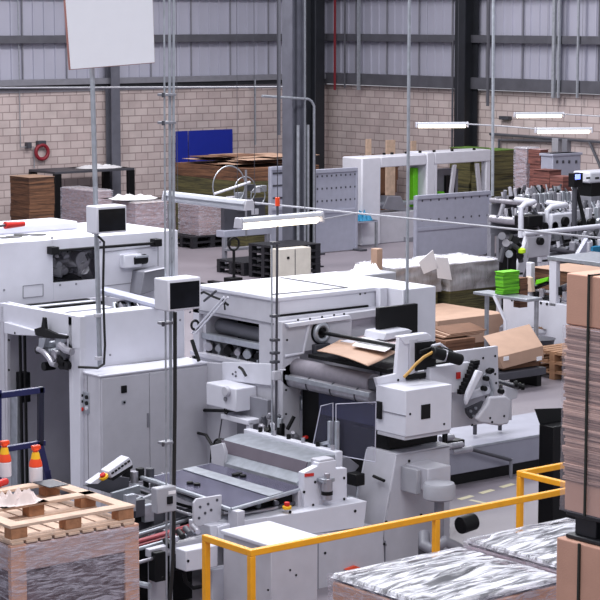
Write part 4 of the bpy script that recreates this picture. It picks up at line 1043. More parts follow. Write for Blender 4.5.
p = at(248, 422, X=X3 - .1); B(X3 - .12, X3 - .1, p.y - .07, p.y + .07, p.z - .09, p.z + .09).build('blue_label', mat('blue_label', (40, 130, 175), .5), lw, .003)
# cluster of valves between table and bearing frame
vc = T('valve_cluster', 'cluster of valves, pipes and knobs at the corner of the central machine', 'valves', (X3 - .3, 17.9, 0))
R = random.Random(7)
for i in range(16):
    px = 250 + R.random() * 42; py = 422 + R.random() * 22; p = at(px, py, X=X3 - .22)
    q = p + Vector((R.uniform(-.08, .08), R.uniform(-.1, .1), R.choice([.06, .1, .14])))
    MB().cyl(p, q, R.uniform(.018, .045), n=10).build('valve', R.choice([black, steel, galv, darkgrey, steel]), vc, .003)
B(X3 - .16, X3 - .1, 17.75, 18.3, .9, 1.5).build('backplate', midgrey, vc)
MB().cyl(at(263, 424, X=X3 - .25), at(263, 437, X=X3 - .25), .05).build('filter_bowl', steel, vc, .01)
p = at(276, 430, X=X3 - .2); B(p.x - .05, p.x, p.y - .05, p.y + .05, p.z - .1, p.z + .08).build('socket_box', offwhite, vc, .01)
for (px, py) in ((279, 428),): p = at(px, py, X=X3 - .24); B(p.x, p.x + .05, p.y - .04, p.y + .04, p.z - .12, p.z + .05).build('relay', black, vc)

# ------------------------------------------------------------------ laminating unit
lu = T('laminating_unit', 'open roller unit with shafts between the central housing and the white cover box', 'machine', (14.4, 16.9, 0))
YL, YR = fy0, 16.2
def rollr(pl, pr, r, m_, name='roller', cap=None):
    a = at(*pl, Y=YL); x = a.x; b = at(*pr, X=x); z = (a.z + b.z) / 2
    return MB().cyl((x, YL, z), (x, b.y, z), r, n=28).build(name, m_, lu, .006), x, z
_, xr, zr = rollr((297, 364), (374, 388), .105, rollgrey)
_, xs, zs = rollr((291, 377), (373, 401), .07, steel, 'front_roller')
for k in range(3): y = YL - .35 - .4 * k; MB().cyl((xs, y, zs), (xs, y + .012, zs), .078, n=28).build('roller_joint', darkgrey, lu, 0)
MB().cyl((xs + .0, YL, zs + .05), (xs, YL + .02, zs + .05), .13, n=28).build('roller_flange', grey, lu, .004)

B(xs - .10, xs - .08, YR + .05, YL - .02, zs + .02, zs + .07).build('light_strip', galv, lu, .004)
# shaft and its bearing
p = at(331, 333, Y=YL); q = at(398, 348, Y=YR)
x_ = (p.x + q.x) / 2 + .0; z_ = (p.z + q.z) / 2
MB().cyl((x_, YL, z_), (x_, YR, z_), .022).build('shaft', black, lu, 0)
MB().tri((x_, YL - .03, z_), .09, .03, 'y').build('bearing_ring', galv, lu, 0)
MB().cyl((x_, YL - .02, z_), (x_, YL + .001, z_), .13, n=26).build('bearing_plate', black, lu, .004)
B(x_ - .12, x_ + .1, YL - .06, YL, z_ - .26, z_ - .12).build('bearing_foot', darkgrey, lu, .01)
# table under the sheet, sheet
zs_ = at(350, 352, Y=16.9).z
B(x_ - .25, x_ + .75, YR + .06, YL - .1, zs_ - .14, zs_ - .1).build('sheet_table', black, lu, .004)
B(x_ - .4, x_ - .3, YR + .06, YL - .05, zs_ - .3, zs_ - .2).build('cross_bar', darkgrey, lu, .004)
cx0 = at(317, 351, Z=zs_); cx1 = at(368, 366, Z=zs_); cx2 = at(397, 352, Z=zs_ + .02); cx3 = at(340, 340, Z=zs_ + .02)
mb = MB(); n = 12
for i in range(n + 1):
    for j in range(n + 1):
        u, v = i / n, j / n
        p = cx0 * (1 - u) * (1 - v) + cx1 * u * (1 - v) + cx2 * u * v + cx3 * (1 - u) * v
        p = p + Vector((0, 0, .022 * sin(u * 3.2) * (1 - v * .4) + .02 * (v - .5) ** 2))
        mb.v.append(p)
for i in range(n):
    for j in range(n):
        k = i * (n + 1) + j; mb.f.append((k, k + n + 1, k + n + 2, k + 1))
cs = mb.build('cardboard_sheet', card, None, 0, 'loose brown cardboard sheet lying above the grey rollers', 'cardboard sheet')
sd = cs.modifiers.new('thick', 'SOLIDIFY'); sd.thickness = .008
mb = MB(); pts = [at(352, 346, Z=zs_ + .06), at(385, 352, Z=zs_ + .07), at(397, 345, Z=zs_ + .06), at(362, 338, Z=zs_ + .07)]
mb.prism(pts, (0, 0, .008)).build('white_sheet', paper, None, 0, 'white sheet lying on the cardboard behind the black shaft', 'paper sheet')
# rear white guide and black monitor back
xg = at(395, 340, Y=17.2).x
MB().prism([at(384, 341, Y=17.1), at(408, 336, Y=17.1), at(413, 331, Y=17.1), at(409, 329, Y=17.1), at(386, 333, Y=17.1)], (0, .35, 0)).build('rear_guide', white, lu, .012)
MB().prism([at(352, 343, Y=17.2), at(384, 338, Y=17.2), at(384, 341, Y=17.2), at(352, 346, Y=17.2)], (0, .2, 0)).build('guide_strip', offwhite, lu, .004)
MB().prism([at(352, 340, Z=2.08), at(372, 334, Z=2.08), at(405, 340, Z=2.08), at(396, 346, Z=2.08)], (0, 0, .02)).build('rear_plate', mat('pinkish_plate', (196, 178, 180), .5), lu, .004)
mo = T('black_panel_box', 'flat black panel standing in front of the machine end block', 'panel', at(399, 333, Y=17.3))
a = at(379, 308, Y=17.3); b = at(418, 308, Y=17.3); c = at(379, 337, Y=17.3)
B(a.x, b.x, 17.3, 17.36, c.z, a.z).build('plate', black, mo, .006); B(a.x + .1, b.x - .1, 17.36, 17.4, 1.5, a.z - .05).build('stand', darkgrey, mo)
# front skirt below the rollers: deep blue and dark
xk = xr + .06
B(xk, xk + .05, YR + .1, YL - .02, .8, zs - .02).build('dark_skirt', black, lu, 0)
B(xk - .04, xk, YR + .1, YL - .35, at(330, 415, X=xk).z, zs - .08).build('blue_skirt', darkblue, lu, 0)
for (px, py) in ((296, 404), (371, 420)):
    Yq = YL - .1 if px < 330 else YR + .1
    p = at(px, py, X=xr + .05); B(p.x - .0, p.x + .2, p.y - .1, p.y + .12, p.z - .06, p.z + .07).build('clamp_block', galv, lu, .02)
    for k in range(3):
        q = at(px - 5 + 4 * k, py + 2, X=p.x); MB().cyl((q.x - .015, q.y, q.z), (q.x, q.y, q.z), .014, n=8).build('clamp_bolt', black, lu, 0)
MB().cyl(at(303, 393, X=xr + .15), at(307, 390, X=xr + .15), .04).build('knob', steel, lu, .003)
MB().cyl(at(304, 438, X=xr), at(307, 437, X=xr), .02).build('red_cap', red, lu, .003)
p = at(292, 440, X=xr - .05); MB().lathe(p - Vector((0, 0, .05)), [(.04, 0), (.08, .03), (.08, .1), (.04, .14)], 16).build('grey_drum', midgrey, lu, 0)

# acrylic guards
for k, (pts, lab) in enumerate((([(312, 450), (321, 406), (333, 403), (333, 455)], 'left, narrower acrylic guard in front of the deep blue skirt'), ([(336, 455), (336, 404), (376, 402), (375, 462)], 'right, wider acrylic guard below the white cover box'))):
    g = T('acrylic_guard', lab, 'guard', at(330 + 20 * k, 450, X=13.62))
    Pq = XP(pts, 13.62); MB().prism(Pq, (.012, 0, 0)).build('pane', acrylic, g, 0)
    MB().tube(Pq + [Pq[0]], .006, 6).build('edge', edgeglow, g, 0)
    q0 = at((330, 337)[k], 421, X=13.58); q1 = at((330, 337)[k], 452, X=13.58)
    B(13.56, 13.6, q0.y - .02, q0.y + .02, q1.z, q0.z).build('handle_bar', galv, g, .006)
    if k == 0: MB().tube(XP([(330, 442), (322, 444), (316, 446), (314, 452)], 13.56), .02, 8).build('hinge_arm', galv, g, 0)

# ------------------------------------------------------------------ white cover box and the side frame
cb = T('cover_box', 'white rectangular cover box with small black window beside the rollers', 'cover', (14.2, 15.95, 1.4))
yb_ = 15.7
c0 = at(406, 391, Y=yb_); c1 = at(406, 437, Y=yb_); c2 = at(452, 384, Y=yb_); yl = at(376, 384, X=c0.x).y
B(c0.x, c2.x, yb_, yl, c1.z, c0.z).build('body', white, cb, .006)
B(c0.x + .004, c2.x - .004, yb_ + .02, yl - .02, c1.z - .04, c1.z).build('lower_lip', offwhite, cb, .004)
B(c0.x - .006, c0.x, yb_, yl, c0.z - .26, c0.z - .25).build('seam', midgrey, cb, 0)
p0 = at(421, 405, Y=yb_); p1 = at(430, 418, Y=yb_); B(p0.x, p1.x, yb_ - .008, yb_, p1.z, p0.z).build('window', black, cb, .003)
p0 = at(400, 409, Y=yb_); bolts(cb, YX([(410, 414), (444, 424)], yb_), r=.012)
B(c0.x + .1, c2.x - .06, yb_ + .35, yl - .02, 1.2, c1.z).build('stand', black, cb, 0)
p = at(380, 410, X=c0.x); B(c0.x - .03, c0.x, p.y - .04, p.y + .04, p.z - .09, p.z + .09).build('hinge', black, cb)

sf = T('carriage_frame', 'white side frame with black arm, chain and swinging covers right of cover box', 'machine', (15, 16.2, 0))
ys = 16.15
MB().prism(YX([(452, 352), (498, 346), (499, 396), (512, 400), (512, 420), (452, 428)], ys), (0, .05, 0)).build('side_plate', offwhite, sf, .006)
MB().prism(YX([(376, 378), (396, 374), (399, 338), (411, 335), (417, 340), (417, 372), (452, 366), (452, 380), (380, 392)], ys), (0, .05, 0)).build('front_upright', white, sf, .008)
MB().prism(YX([(400, 337), (428, 333), (432, 336), (432, 340), (405, 345)], ys - .02), (0, .10, 0)).build('top_beam', white, sf, .01)
MB().prism(YX([(410, 340), (418, 339), (418, 372), (410, 375)], ys - .03), (0, .2, 0)).build('inner_upright', offwhite, sf, .006)
MB().prism(YX([(416, 343), (436, 341), (436, 368), (416, 371)], ys - .05), (0, .02, 0)).build('dark_recess', black, sf, .0)
MB().prism(YX([(430, 368), (470, 362), (475, 366), (462, 392), (452, 393), (452, 385), (430, 389)], ys - .1), (0, .1, 0)).build('upper_cover', white, sf, .008)
MB().prism(YX([(408, 375), (452, 369), (452, 374), (408, 380)], ys - .04), (0, .04, 0)).build('black_ledge', black, sf, 0)
a = at(428, 357, Y=ys - .2); b = at(460, 366, Y=ys - .3)
MB().cyl(at(432, 352, Y=ys - .2), at(461, 360, Y=ys - .26), .06, n=22).build('black_motor', black, sf, .012)
MB().cyl(at(441, 354.5, Y=ys - .2), at(447, 356, Y=ys - .24), .063, n=22).build('motor_band', steel, sf, .004)
MB().tube(YX([(404, 377), (409, 372), (416, 364), (424, 357), (433, 352)], ys - .2), .016, 10).build('yellow_hose', hose_y, sf, 0)
MB().tube(YX([(432, 346), (440, 344), (448, 350), (456, 354)], ys - .12), .016, 8).build('white_cable', white, sf, 0)
MB().tube(YX([(420, 352), (432, 348), (444, 349), (452, 352)], ys - .15), .02, 8).build('black_cable', black, sf, 0)
p = at(451, 377, Y=ys - .11); B(p.x + .08, p.x + .13, ys - .12, ys - .1, p.z - .03, p.z + .04).build('red_label', red, sf, .002)
# slotted black chain
Pch = YX([(475, 362), (472, 370), (467, 381), (462, 391)], ys - .16)
mb = MB()
for i in range(9):
    t = i / 8 * 3; k = min(2, int(t)); u = t - k; p = Pch[k] * (1 - u) + Pch[k + 1] * u
    mb.box(p.x - .045, p.x + .045, p.y - .03, p.y + .03, p.z - .03, p.z + .02)
mb.build('chain', black, sf, .004)
MB().prism(YX([(478, 370), (484, 372), (472, 396), (467, 406), (466, 400), (468, 392)], ys - .3), (0, .05, 0)).build('swing_cover', white, sf, .015)
MB().prism(YX([(490, 397), (506, 396), (512, 400), (509, 424), (500, 426), (480, 423), (477, 419), (488, 404)], ys - .4), (0, .06, 0)).build('pointed_cover', offwhite, sf, .02)
MB().prism(YX([(467, 409), (484, 401), (481, 408), (472, 419), (468, 414)], ys - .12), (0, .04, 0)).build('dark_plate', darkgrey, sf, .0)
for px, py in ((470, 411), (475, 408), (473, 416), (478, 413)): p = at(px, py, Y=ys - .13); MB().cyl(p, p + Vector((0, -.02, 0)), .015, n=8).build('plate_bolt', galv, sf, 0)
MB().prism(YX([(467, 393), (490, 386), (492, 393), (470, 400)], ys - .06), (0, .05, 0)).build('cross_cover', white, sf, .006)
MB().tube(YX([(484, 374), (490, 380), (493, 390), (490, 400)], ys - .08), .02, 8).build('curved_lever', galv, sf, 0)
for px, py in ((487, 371), (484, 378), (489, 370), (482, 388), (499, 391)): p = at(px, py, Y=ys - .06); MB().cyl(p, p + Vector((0, -.06, 0)), .028, n=10).build('knob', black, sf, .003)
bolts(sf, YX([(495, 356), (495, 374), (496, 383), (483, 358), (445, 365), (420, 378), (398, 380), (380, 386), (472, 425), (506, 405), (486, 397)], ys), r=.013)
bolts(sf, YX([(490, 418), (504, 416), (492, 422)], ys - .4), r=.012)
a = at(500, 380, Y=ys + .1); b = at(521, 387, Y=ys + .0)
MB().cyl(at(498, 381, Y=ys + .3), at(521, 387, Y=ys - .0), .02).build('end_bar', darkgrey, sf, 0)
for px, py in ((514, 384), (518, 386), (521, 387)): p = at(px, py, Y=ys); MB().cyl(p, p + Vector((.03, -.02, 0)), .035, n=12).build('end_knob', black, sf, .003)
MB().prism(YX([(505, 386), (519, 390), (517, 398), (506, 402)], ys + .02), (0, .04, 0)).build('end_plate', offwhite, sf, .006)
for px in (475, 500): p = at(px, 424, Y=18.7); MB().cyl((p.x, p.y, .485), (p.x, p.y, .8), .025).build('leg', darkgrey, sf, 0)
a = at(466, 418, Y=18.7); b = at(503, 415, Y=18.7); B(a.x, b.x, 18.6, 18.8, .8, .88).build('support_rail', darkgrey, sf)

# ------------------------------------------------------------------ low platform
lp = T('low_platform', 'long low grey platform with dark plinth behind the yellow railing', 'platform', (18, 18.8, 0))
yp = 18.3
a = at(450, 452, Y=yp); b = at(556, 426, Y=yp); zt = at(500, 441, Y=yp).z
B(16.35, b.x + 1.4, yp, yp + 1.1, .14, zt).build('body', mat('platform_grey', (146, 146, 160), .6, 0, .05), lp, .01)
B(16.35, b.x + 1.4, yp + .05, yp + 1.05, 0, .14).build('plinth', black, lp, 0)
B(16.35, b.x + 1.4, yp - .01, yp, zt - .03, zt).build('edge', galv, lp, .003)
ya = at(466, 437, Z=zt).y
bar = T('stop_bar', 'black bar with clamp lying over the low grey platform', 'bar', at(460, 447, Z=zt))
p = at(459, 446, Y=18.22); q = at(511, 460, Y=18.2)
MB().cyl(p, q, .022).build('rod', darkgrey, bar, 0); MB().cyl((q.x, q.y, q.z + .02), (q.x, q.y, .0), .022).build('leg', midgrey, bar, 0)
B(p.x - .1, p.x + .06, 18.18, 18.4, zt + .002, p.z + .08).build('clamp', black, bar, .01)

for (px, py, w_) in ((446, 447, .25), (452, 452, .3), (440, 439, .2)):
    p = at(px, py, Y=17.4); MB().cyl(p, p + Vector((w_, 0, .0)), .035).build('steel_pin', steel, bar, .003)
for px in (446, 444): p = at(px, 430, Y=17.3); MB().cyl((p.x, p.y, p.z), (p.x, p.y, p.z - .35), .02).build('pin', black, bar, 0)
bd = T('black_bin', 'tall black open-topped bin beside the carton stack on the right', 'bin', (19, 16, 0))
yk = 15.2
yk = 15.5; a = at(554, 418, Y=yk)
B(a.x, a.x + .5, yk, yk + .22, 0, a.z - .1).build('body', black, bd, .01)
MB().prism([at(535, 409, Y=yk + .22), (a.x, yk + .2, a.z - .1), (a.x + .5, yk + .2, a.z - .1), (a.x + .5, yk + .22, a.z + .02)], (0, .012, 0)).build('flap', black, bd, .003)

# ------------------------------------------------------------------ pedestal
pd = T('machine_pedestal', 'sloped white machine pedestal carrying the cover box behind the yellow rail', 'machine', (14.2, 16.3, 0))
yq = 15.9
q = YX([(396, 455), (450, 445), (450, 600), (380, 600), (383, 528)], yq)
MB().prism(q, (0, .46, 0)).build('body', offwhite, pd, .01)
a = at(396, 456, Y=yq); b = at(383, 530, Y=yq); c = at(366, 449, X=a.x); c2 = at(350, 527, X=b.x)
MB().prism([a, b, (b.x, b.y, 0), (b.x - .0, c2.y, 0), c2, c], (.02, 0, 0)).build('slant_face', white, pd, .004)
p = at(380, 479, X=(a.x + b.x) / 2 - .01); MB().cyl((p.x - .02, p.y + .08, p.z + .02), (p.x - .02, p.y - .09, p.z - .0), .016).build('slot_handle', black, pd, 0)
bolts(pd, YX([(409, 461), (443, 465), (386, 522), (421, 515), (385, 545), (438, 512)], yq), r=.016)
B(a.x + .05, a.x + .75, yq + .2, yq + .75, a.z + .025, a.z + .2).build('gap_shade_block', black, pd, 0)  # added black block, stands for the shade in the gap under the cover box
B(a.x - .0, a.x + .78, yq + .0, yq + .46, a.z - .01, a.z + .02).build('top_cap', offwhite, pd, .008)
ya = 15.55
a = at(428, 471, Y=ya); b = at(451, 466, Y=ya); c = at(428, 492, Y=ya)
B(a.x, b.x, ya, yq, c.z, a.z + .02).build('motor_box', offwhite, pd, .012)
B(a.x - .06, a.x, ya + .1, yq, c.z - .04, a.z + .0).build('motor_flange', grey, pd, .01)
p = at(436, 485, Y=15.45); MB().lathe((p.x, 15.4, at(436, 500, Y=15.4).z), [(.13, 0), (.165, .02), (.165, .14), (.15, .17), (.03, .18)], 26).build('round_motor', grey, pd, 0)
MB().cyl((p.x, 15.4, at(436, 500, Y=15.4).z), (p.x, 15.4, .2), .05).build('motor_stem', midgrey, pd, 0)
MB().tube([at(424, 534, Y=15.5), at(424, 545, Y=15.4), at(432, 550, Y=15.3), at(445, 541, Y=15.2), at(458, 548, Y=15.2), at(460, 556, Y=15.2)], .06, 12).build('bent_duct', midgrey, pd, 0)
MB().cyl(at(424, 536, Y=15.5), at(424, 555, Y=15.5), .06).build('duct_foot', darkgrey, pd, .004)
p = at(457, 512, Y=15.8); MB().cyl((p.x - .05, 15.7, p.z - .12), (p.x + .15, 15.7, p.z - .1), .09, n=20).build('dark_drive', black, pd, .01)

# long white side beam and lower doors
sb = T('tapered_housing', 'long white tapered beam with black screws along the feeding table', 'machine', (12.8, 15.9, 0))
yb = 15.8
MB().prism(YX([(210, 526), (297, 513), (367, 501), (364, 527), (212, 548)], yb), (0, .35, 0)).build('beam', white, sb, .006)
MB().prism(YX([(240, 543), (378, 528), (383, 528), (388, 640), (240, 640)], yb - .04), (0, .36, 0)).build('lower_cabinet', offwhite, sb, .006)
for px in (306, 318, 385):
    p = at(px, 560, Y=yb - .04); B(p.x - .004, p.x + .004, yb - .046, yb - .03, 0, p.z + .2).build('door_seam', midgrey, sb, 0)
bolts(sb, YX([(355, 511), (312, 538), (267, 528), (290, 512), (217, 540)], yb), r=.016); bolts(sb, YX([(325, 553), (384, 544), (313, 590), (325, 594), (292, 572)], yb - .04), r=.014)
p = at(287, 509, Y=yb + .05)
es = T('emergency_button', 'small red and yellow emergency button on the white beam', 'button', p)
MB().cyl(p, p + Vector((0, 0, .03)), .045).build('yellow_base', yplast, es, .004); MB().cyl(p + Vector((0, 0, .03)), p + Vector((0, 0, .07)), .028).build('red_cap', red, es, .006)
p = at(354, 568, Y=yb - .05)
MB().prism(YX([(346, 570), (356, 566), (362, 568), (352, 571)], yb - .08), (0, .05, 0)).build('orange_tab', orange, sb, 0)
# feeding table
ft = T('feeding_table', 'feeding table with dull metallic deck, dark rods below and square side frames', 'table', (12.5, 17, 0))
zd = .97
dk = [at(150, 477, Z=zd), at(211, 463, Z=zd), at(303, 487, Z=zd), at(231, 508, Z=zd)]
MB().prism([dk[0], dk[3], dk[2], dk[1]], (0, 0, -.02)).build('deck', plate, ft, .002)
def lerp(a, b, t): return a * (1 - t) + b * t
u0, u1, u2, u3 = lerp(dk[0], dk[1], .52), lerp(dk[0], dk[1], .72), lerp(dk[3], dk[2], .72), lerp(dk[3], dk[2], .52)
up_ = Vector((0, 0, .004))
MB().prism([u0 + up_, u3 + up_, u2 + up_, u1 + up_], (0, 0, .004)).build('deck_strip', galv, ft, 0)
for px, py in ((190, 484), (197, 485.5), (235, 476), (243, 477), (239, 475)): p = at(px, py, Z=zd); MB().cyl(p, p + Vector((0, 0, .025)), .035, n=14).build('suction_knob', black, ft, .003)
# frame bars of the table
for a, b in ((dk[0], dk[3]), (dk[3], dk[2]), (dk[0], dk[1])):
    MB().tube([a + Vector((0, 0, -.02)), b + Vector((0, 0, -.02))], .022, 8).build('edge_bar', galv, ft, 0)
xA = at(215, 515, Y=16.0).x
def bar(p, q, Z, r, m_, par, n='cross_rod'):
    a = at(*p, Z=Z); b = at(*q, Z=Z); MB().tube([a, b], r, 8).build(n, m_, par, 0)
bar((122, 471), (218, 503), .98, .025, galv, ft, 'side_rail')
bar((150, 485), (226, 510), .85, .018, darkgrey, ft)
bar((170, 492), (222, 513), .85, .022, galv, ft)
bar((150, 500), (215, 520), .72, .02, darkgrey, ft)
for k in range(6): bar((165 + 10 * k, 507 - 4 * k), (205 + 12 * k, 519 - 4 * k), .78 - .02 * k, .016, [steel, black, darkgrey][k % 3], ft)
for k in range(5): bar((238 + 12 * k, 515 - 2.4 * k), (275 + 9 * k, 508 - 2.4 * k), .82, .018, [steel, darkgrey, black][k % 3], ft)
MB().prism(YX([(231, 507), (300, 493), (300, 515), (231, 525)], 16.45), (0, .02, 0)).build('dark_inner', black, ft, 0)
B(dk[3].x, dk[3].x + .09, dk[3].y - .1, dk[3].y + .05, .3, zd - .02).build('corner_post', offwhite, ft, .006)
B(dk[2].x - .1, dk[2].x, dk[2].y - .05, dk[2].y + .05, .3, zd - .02).build('corner_post', offwhite, ft, .006)
B(dk[0].x, dk[0].x + .08, dk[0].y - .08, dk[0].y, 0, zd - .02).build('corner_post', galv, ft, .006)
B(dk[1].x - .08, dk[1].x, dk[1].y - .08, dk[1].y, 0, zd - .02).build('corner_post', galv, ft, .006)
B(11.9, 13.0, 16.3, 17.6, .3, .34).build('under_tray', darkgrey, ft, 0)
for px, py in ((249, 499), (257, 505), (266, 498), (275, 503)): p = at(px, py, Y=16.42); MB().cyl(p, p + Vector((0, -.03, 0)), .03, n=10).build('rod_end', [steel, galv, black, steel][int(px) % 4], ft, 0)
# hexagonal roller cover behind the deck
rcv = T('roller_cover', 'faceted grey steel cover lying across the rear of the feeding table', 'cover', (13.3, 17, .9))
x0 = 12.97; ya, yb2 = at(303, 480, X=13.05).y, at(217, 455, X=13.05).y
prof = [(x0 - .0, .95), (x0 + .09, 1.03), (x0 + .14, 1.145), (x0 + .36, 1.18), (x0 + .5, 1.17), (x0 + .5, .9), (x0, .9)]
MB().prism([(x, ya, z) for x, z in prof], (0, yb2 - ya, 0)).build('cover_sheet', galv, rcv, .004)
MB().prism([(x, ya - .001, z) for x, z in [(x0 + .085, 1.03), (x0 + .135, 1.148), (x0 + .145, 1.14), (x0 + .095, 1.03)]], (0, yb2 - ya, 0)).build('dark_facet', mat('dark_facet_grey', (98, 90, 100), .4, .1), rcv, 0)
MB().prism(XP([(210, 446), (222, 443), (225, 452), (224, 468), (212, 466)], x0 - .01), (.04, 0, 0)).build('end_plate', offwhite, rcv, .006)
MB().cyl((x0 + .18, yb2 - .02, 1.04), (x0 + .18, yb2 + .06, 1.04), .12, n=6).build('hex_end', black, rcv, .004)
MB().tri((x0 + .14, yb2 + .05, 1.05), .09, .012, 'x', 20, 6).build('cable_loop', black, rcv, 0)
B(x0 + .51, x0 + .6, ya, yb2 + .1, 1.0, 1.20).build('white_strip', white, rcv, .008)
for k in range(6):
    y = ya + .1 + (yb2 - ya) * k / 6
    MB().cyl((x0 + .55, y, 1.20), (x0 + .55, y, 1.25), .022, n=8).build('adjust_screw', [steel, black][k % 2], rcv, 0)
# pneumatic block next to the pedestal
pb_ = T('pneumatic_block', 'white upright block with red label and steel air regulator on the beam', 'machine block', (13, 16, .9))
yv = 15.95
MB().prism(YX([(304, 473), (318, 466), (318, 463), (336, 460), (336, 469), (347, 468), (347, 500), (304, 511)], yv), (0, .09, 0)).build('body', white, pb_, .006)
B(at(320, 465, Y=yv).x, at(335, 465, Y=yv).x, yv + .01, yv + .15, at(316, 470, Y=yv).z, at(316, 461, Y=yv).z).build('top_block', offwhite, pb_, .01)
MB().prism(YX([(305, 474), (314, 473), (314, 476), (305, 477)], yv - .01), (0, .008, 0)).build('red_label', red, pb_, 0)
bolts(pb_, YX([(315, 482), (313, 505), (344, 478), (344, 499), (304, 492)], yv), r=.014)
p = at(327, 478, Y=yv - .08); q = at(327, 500, Y=yv - .08)
MB().cyl(q, p, .055, n=18).build('regulator_bowl', steel, pb_, .008); MB().cyl(p, p + Vector((0, 0, .05)), .03).build('regulator_cap', steel, pb_, .004)
B(p.x - .07, p.x + .07, yv - .12, yv, p.z - .04, p.z - .0).build('regulator_head', galv, pb_, .006)
MB().cyl(lerp(q, p, .25), lerp(q, p, .42), .058, n=18).build('sight_band', black, pb_, 0)
MB().tube([at(347, 497, Y=yv + .1), at(357, 498, Y=yv + .1), at(358, 485, Y=yv + .1)], .018, 8).build('bent_pipe', galv, pb_, 0)
B(at(353, 476, Y=yv + .1).x, at(362, 476, Y=yv + .1).x, yv + .05, yv + .2, at(353, 486, Y=yv + .1).z, at(353, 474, Y=yv + .1).z).build('black_sensor', black, pb_, .01)
MB().prism(YX([(336, 462), (347, 456), (360, 466), (350, 478)], yv + .5), (0, .5, 0)).build('rear_grey_part', midgrey, pb_, .01)

# rear right under acrylic
# ------------------------------------------------------------------ infeed unit at the front left
iu = T('infeed_unit', 'open infeed unit with red belts, plates and black drives left of the yellow rail', 'machine', (11.2, 16.5, 0))
yn = 15.9
xN = 11.45
MB().prism(YX([(194, 503), (197, 499), (222, 495), (221, 520), (214, 524), (194, 527)], yn), (0, .03, 0)).build('hole_plate', offwhite, iu, .004)
bolts(iu, YX([(200, 507), (208, 504), (205, 513), (211, 510), (199, 518), (217, 500)], yn), r=.014, m=darkgrey)
MB().prism(YX([(218, 527), (240, 521), (268, 517), (268, 540), (232, 546), (218, 546)], yn - .12), (0, .2, 0)).build('step_box', white, iu, .008)
MB().prism(YX([(186, 551), (218, 545), (218, 567), (186, 572)], yn - .35), (0, .17, 0)).build('front_box', white, iu, .01)
MB().prism(YX([(150, 550), (207, 536), (207, 543), (150, 558)], yn - .1), (0, .08, 0)).build('long_beam', offwhite, iu, .006)
MB().prism(YX([(150, 562), (166, 560), (166, 640), (150, 640)], yn - .02), (0, .04, 0)).build('lower_plate', offwhite, iu, .006)
MB().prism(YX([(212, 570), (232, 566), (232, 640), (212, 640)], yn - .2), (0, .1, 0)).build('lower_box', white, iu, .01)
bolts(iu, YX([(188, 561), (163, 578), (190, 584)], yn - .35), r=.014)
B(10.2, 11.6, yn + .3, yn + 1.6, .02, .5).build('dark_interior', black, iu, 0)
for k, (l, r_, m_) in enumerate((((118, 541), (200, 516), galv), ((122, 546), (205, 521), redbelt), ((134, 543), (202, 524), redbelt), ((128, 552), (206, 530), galv), ((130, 536), (195, 514), darkgrey))):
    a = at(*l, Z=.70); b = at(*r_, Z=.70); MB().tube([a, b], .02, 8).build('belt', m_, iu, 0)
for k, (px, py) in enumerate(((157, 551), (188, 520), (171, 541), (140, 548))):
    p = at(px, py, Z=.68); B(p.x - .06, p.x + .06, p.y - .06, p.y + .06, .4, .68).build('drive_block', black, iu, .01)
for k, (pts, m_, yy) in enumerate((([(112, 493), (140, 485), (141, 494), (114, 507)], galv, 17.2), ([(126, 505), (153, 494), (154, 520), (128, 527)], grey, 16.9), ([(85, 486), (104, 474), (130, 478), (128, 496), (112, 494)], darkgrey, 17.3))):
    MB().prism(YX(pts, yy), (0, .04, 0)).build('side_plate', m_, iu, .006)
for k, (px, py) in enumerate(((126, 471), (126, 476), (134, 473), (146, 478), (150, 470), (158, 478), (140, 470), (118, 478))):
    p = at(px, py, Y=17.4); MB().cyl((p.x, p.y, p.z - .1), p + Vector((0, 0, .02)), .045 if k % 2 == 0 else .03, n=12).build('post_knob', [black, darkgrey, steel][k % 3], iu, .004)
for k in range(7):
    bar((108 + 9 * k, 486 - 2 * k), (150 + 9 * k, 500 - 2 * k), .86, .016, [steel, black, galv][k % 3], iu)
for k in range(6):
    bar((120 + 8 * k, 480), (170 + 5 * k, 477 - k), .9, .014, [darkgrey, black, steel][k % 3], iu)
for (px, py, w_, h_) in ((133, 517, .22, .14), (146, 527, .2, .16), (140, 570, .3, .4), (152, 508, .14, .1)):
    p = at(px, py, Y=16.7); B(p.x - w_ / 2, p.x + w_ / 2, 16.7, 16.9, p.z - h_ / 2, p.z + h_ / 2).build('drive_housing', [darkgrey, black][int(px) % 2], iu, .01)
MB().prism(YX([(136, 500), (142, 496), (148, 503), (140, 510)], 16.85), (0, .03, 0)).build('small_lever', galv, iu, .004)
for k in range(5):
    p = at(120 + 7 * k, 556 + 4 * k, Y=16.2); MB().cyl(p, p + Vector((.15, .3, .0)), .035, n=10).build('lower_roller', [black, darkgrey, steel][k % 3], iu, 0)
MB().tube(YX([(184, 572), (186, 582), (193, 588), (205, 586)], yn - .25), .02, 8).build('drain_hose', black, iu, 0)
bar((110, 578), (150, 586), .4, .03, galv, iu)
for k, (l, r_, m_) in enumerate((((122, 560), (196, 538), black), ((126, 566), (200, 545), steel), ((118, 552), (192, 531), redbelt), ((160, 530), (214, 545), steel), ((150, 536), (196, 552), darkgrey))):
    a = at(*l, Z=.62); b = at(*r_, Z=.62); MB().tube([a, b], .018, 8).build('belt', m_, iu, 0)
for k, (px, py) in enumerate(((176, 540), (183, 537), (190, 534), (198, 532), (170, 546))):
    p = at(px, py, Y=yn - .12); MB().cyl(p, p + Vector((.03, .12, .03)), .03, n=10).build('clamp_knob', [steel, black, darkgrey][k % 3], iu, .003)
for k in range(4):
    p = at(131 + 9 * k, 500 + 5 * k, Y=16.6); B(p.x - .05, p.x + .06, 16.6, 16.66, p.z - .12, p.z + .05).build('small_bracket', [galv, darkgrey][k % 2], iu, .004)
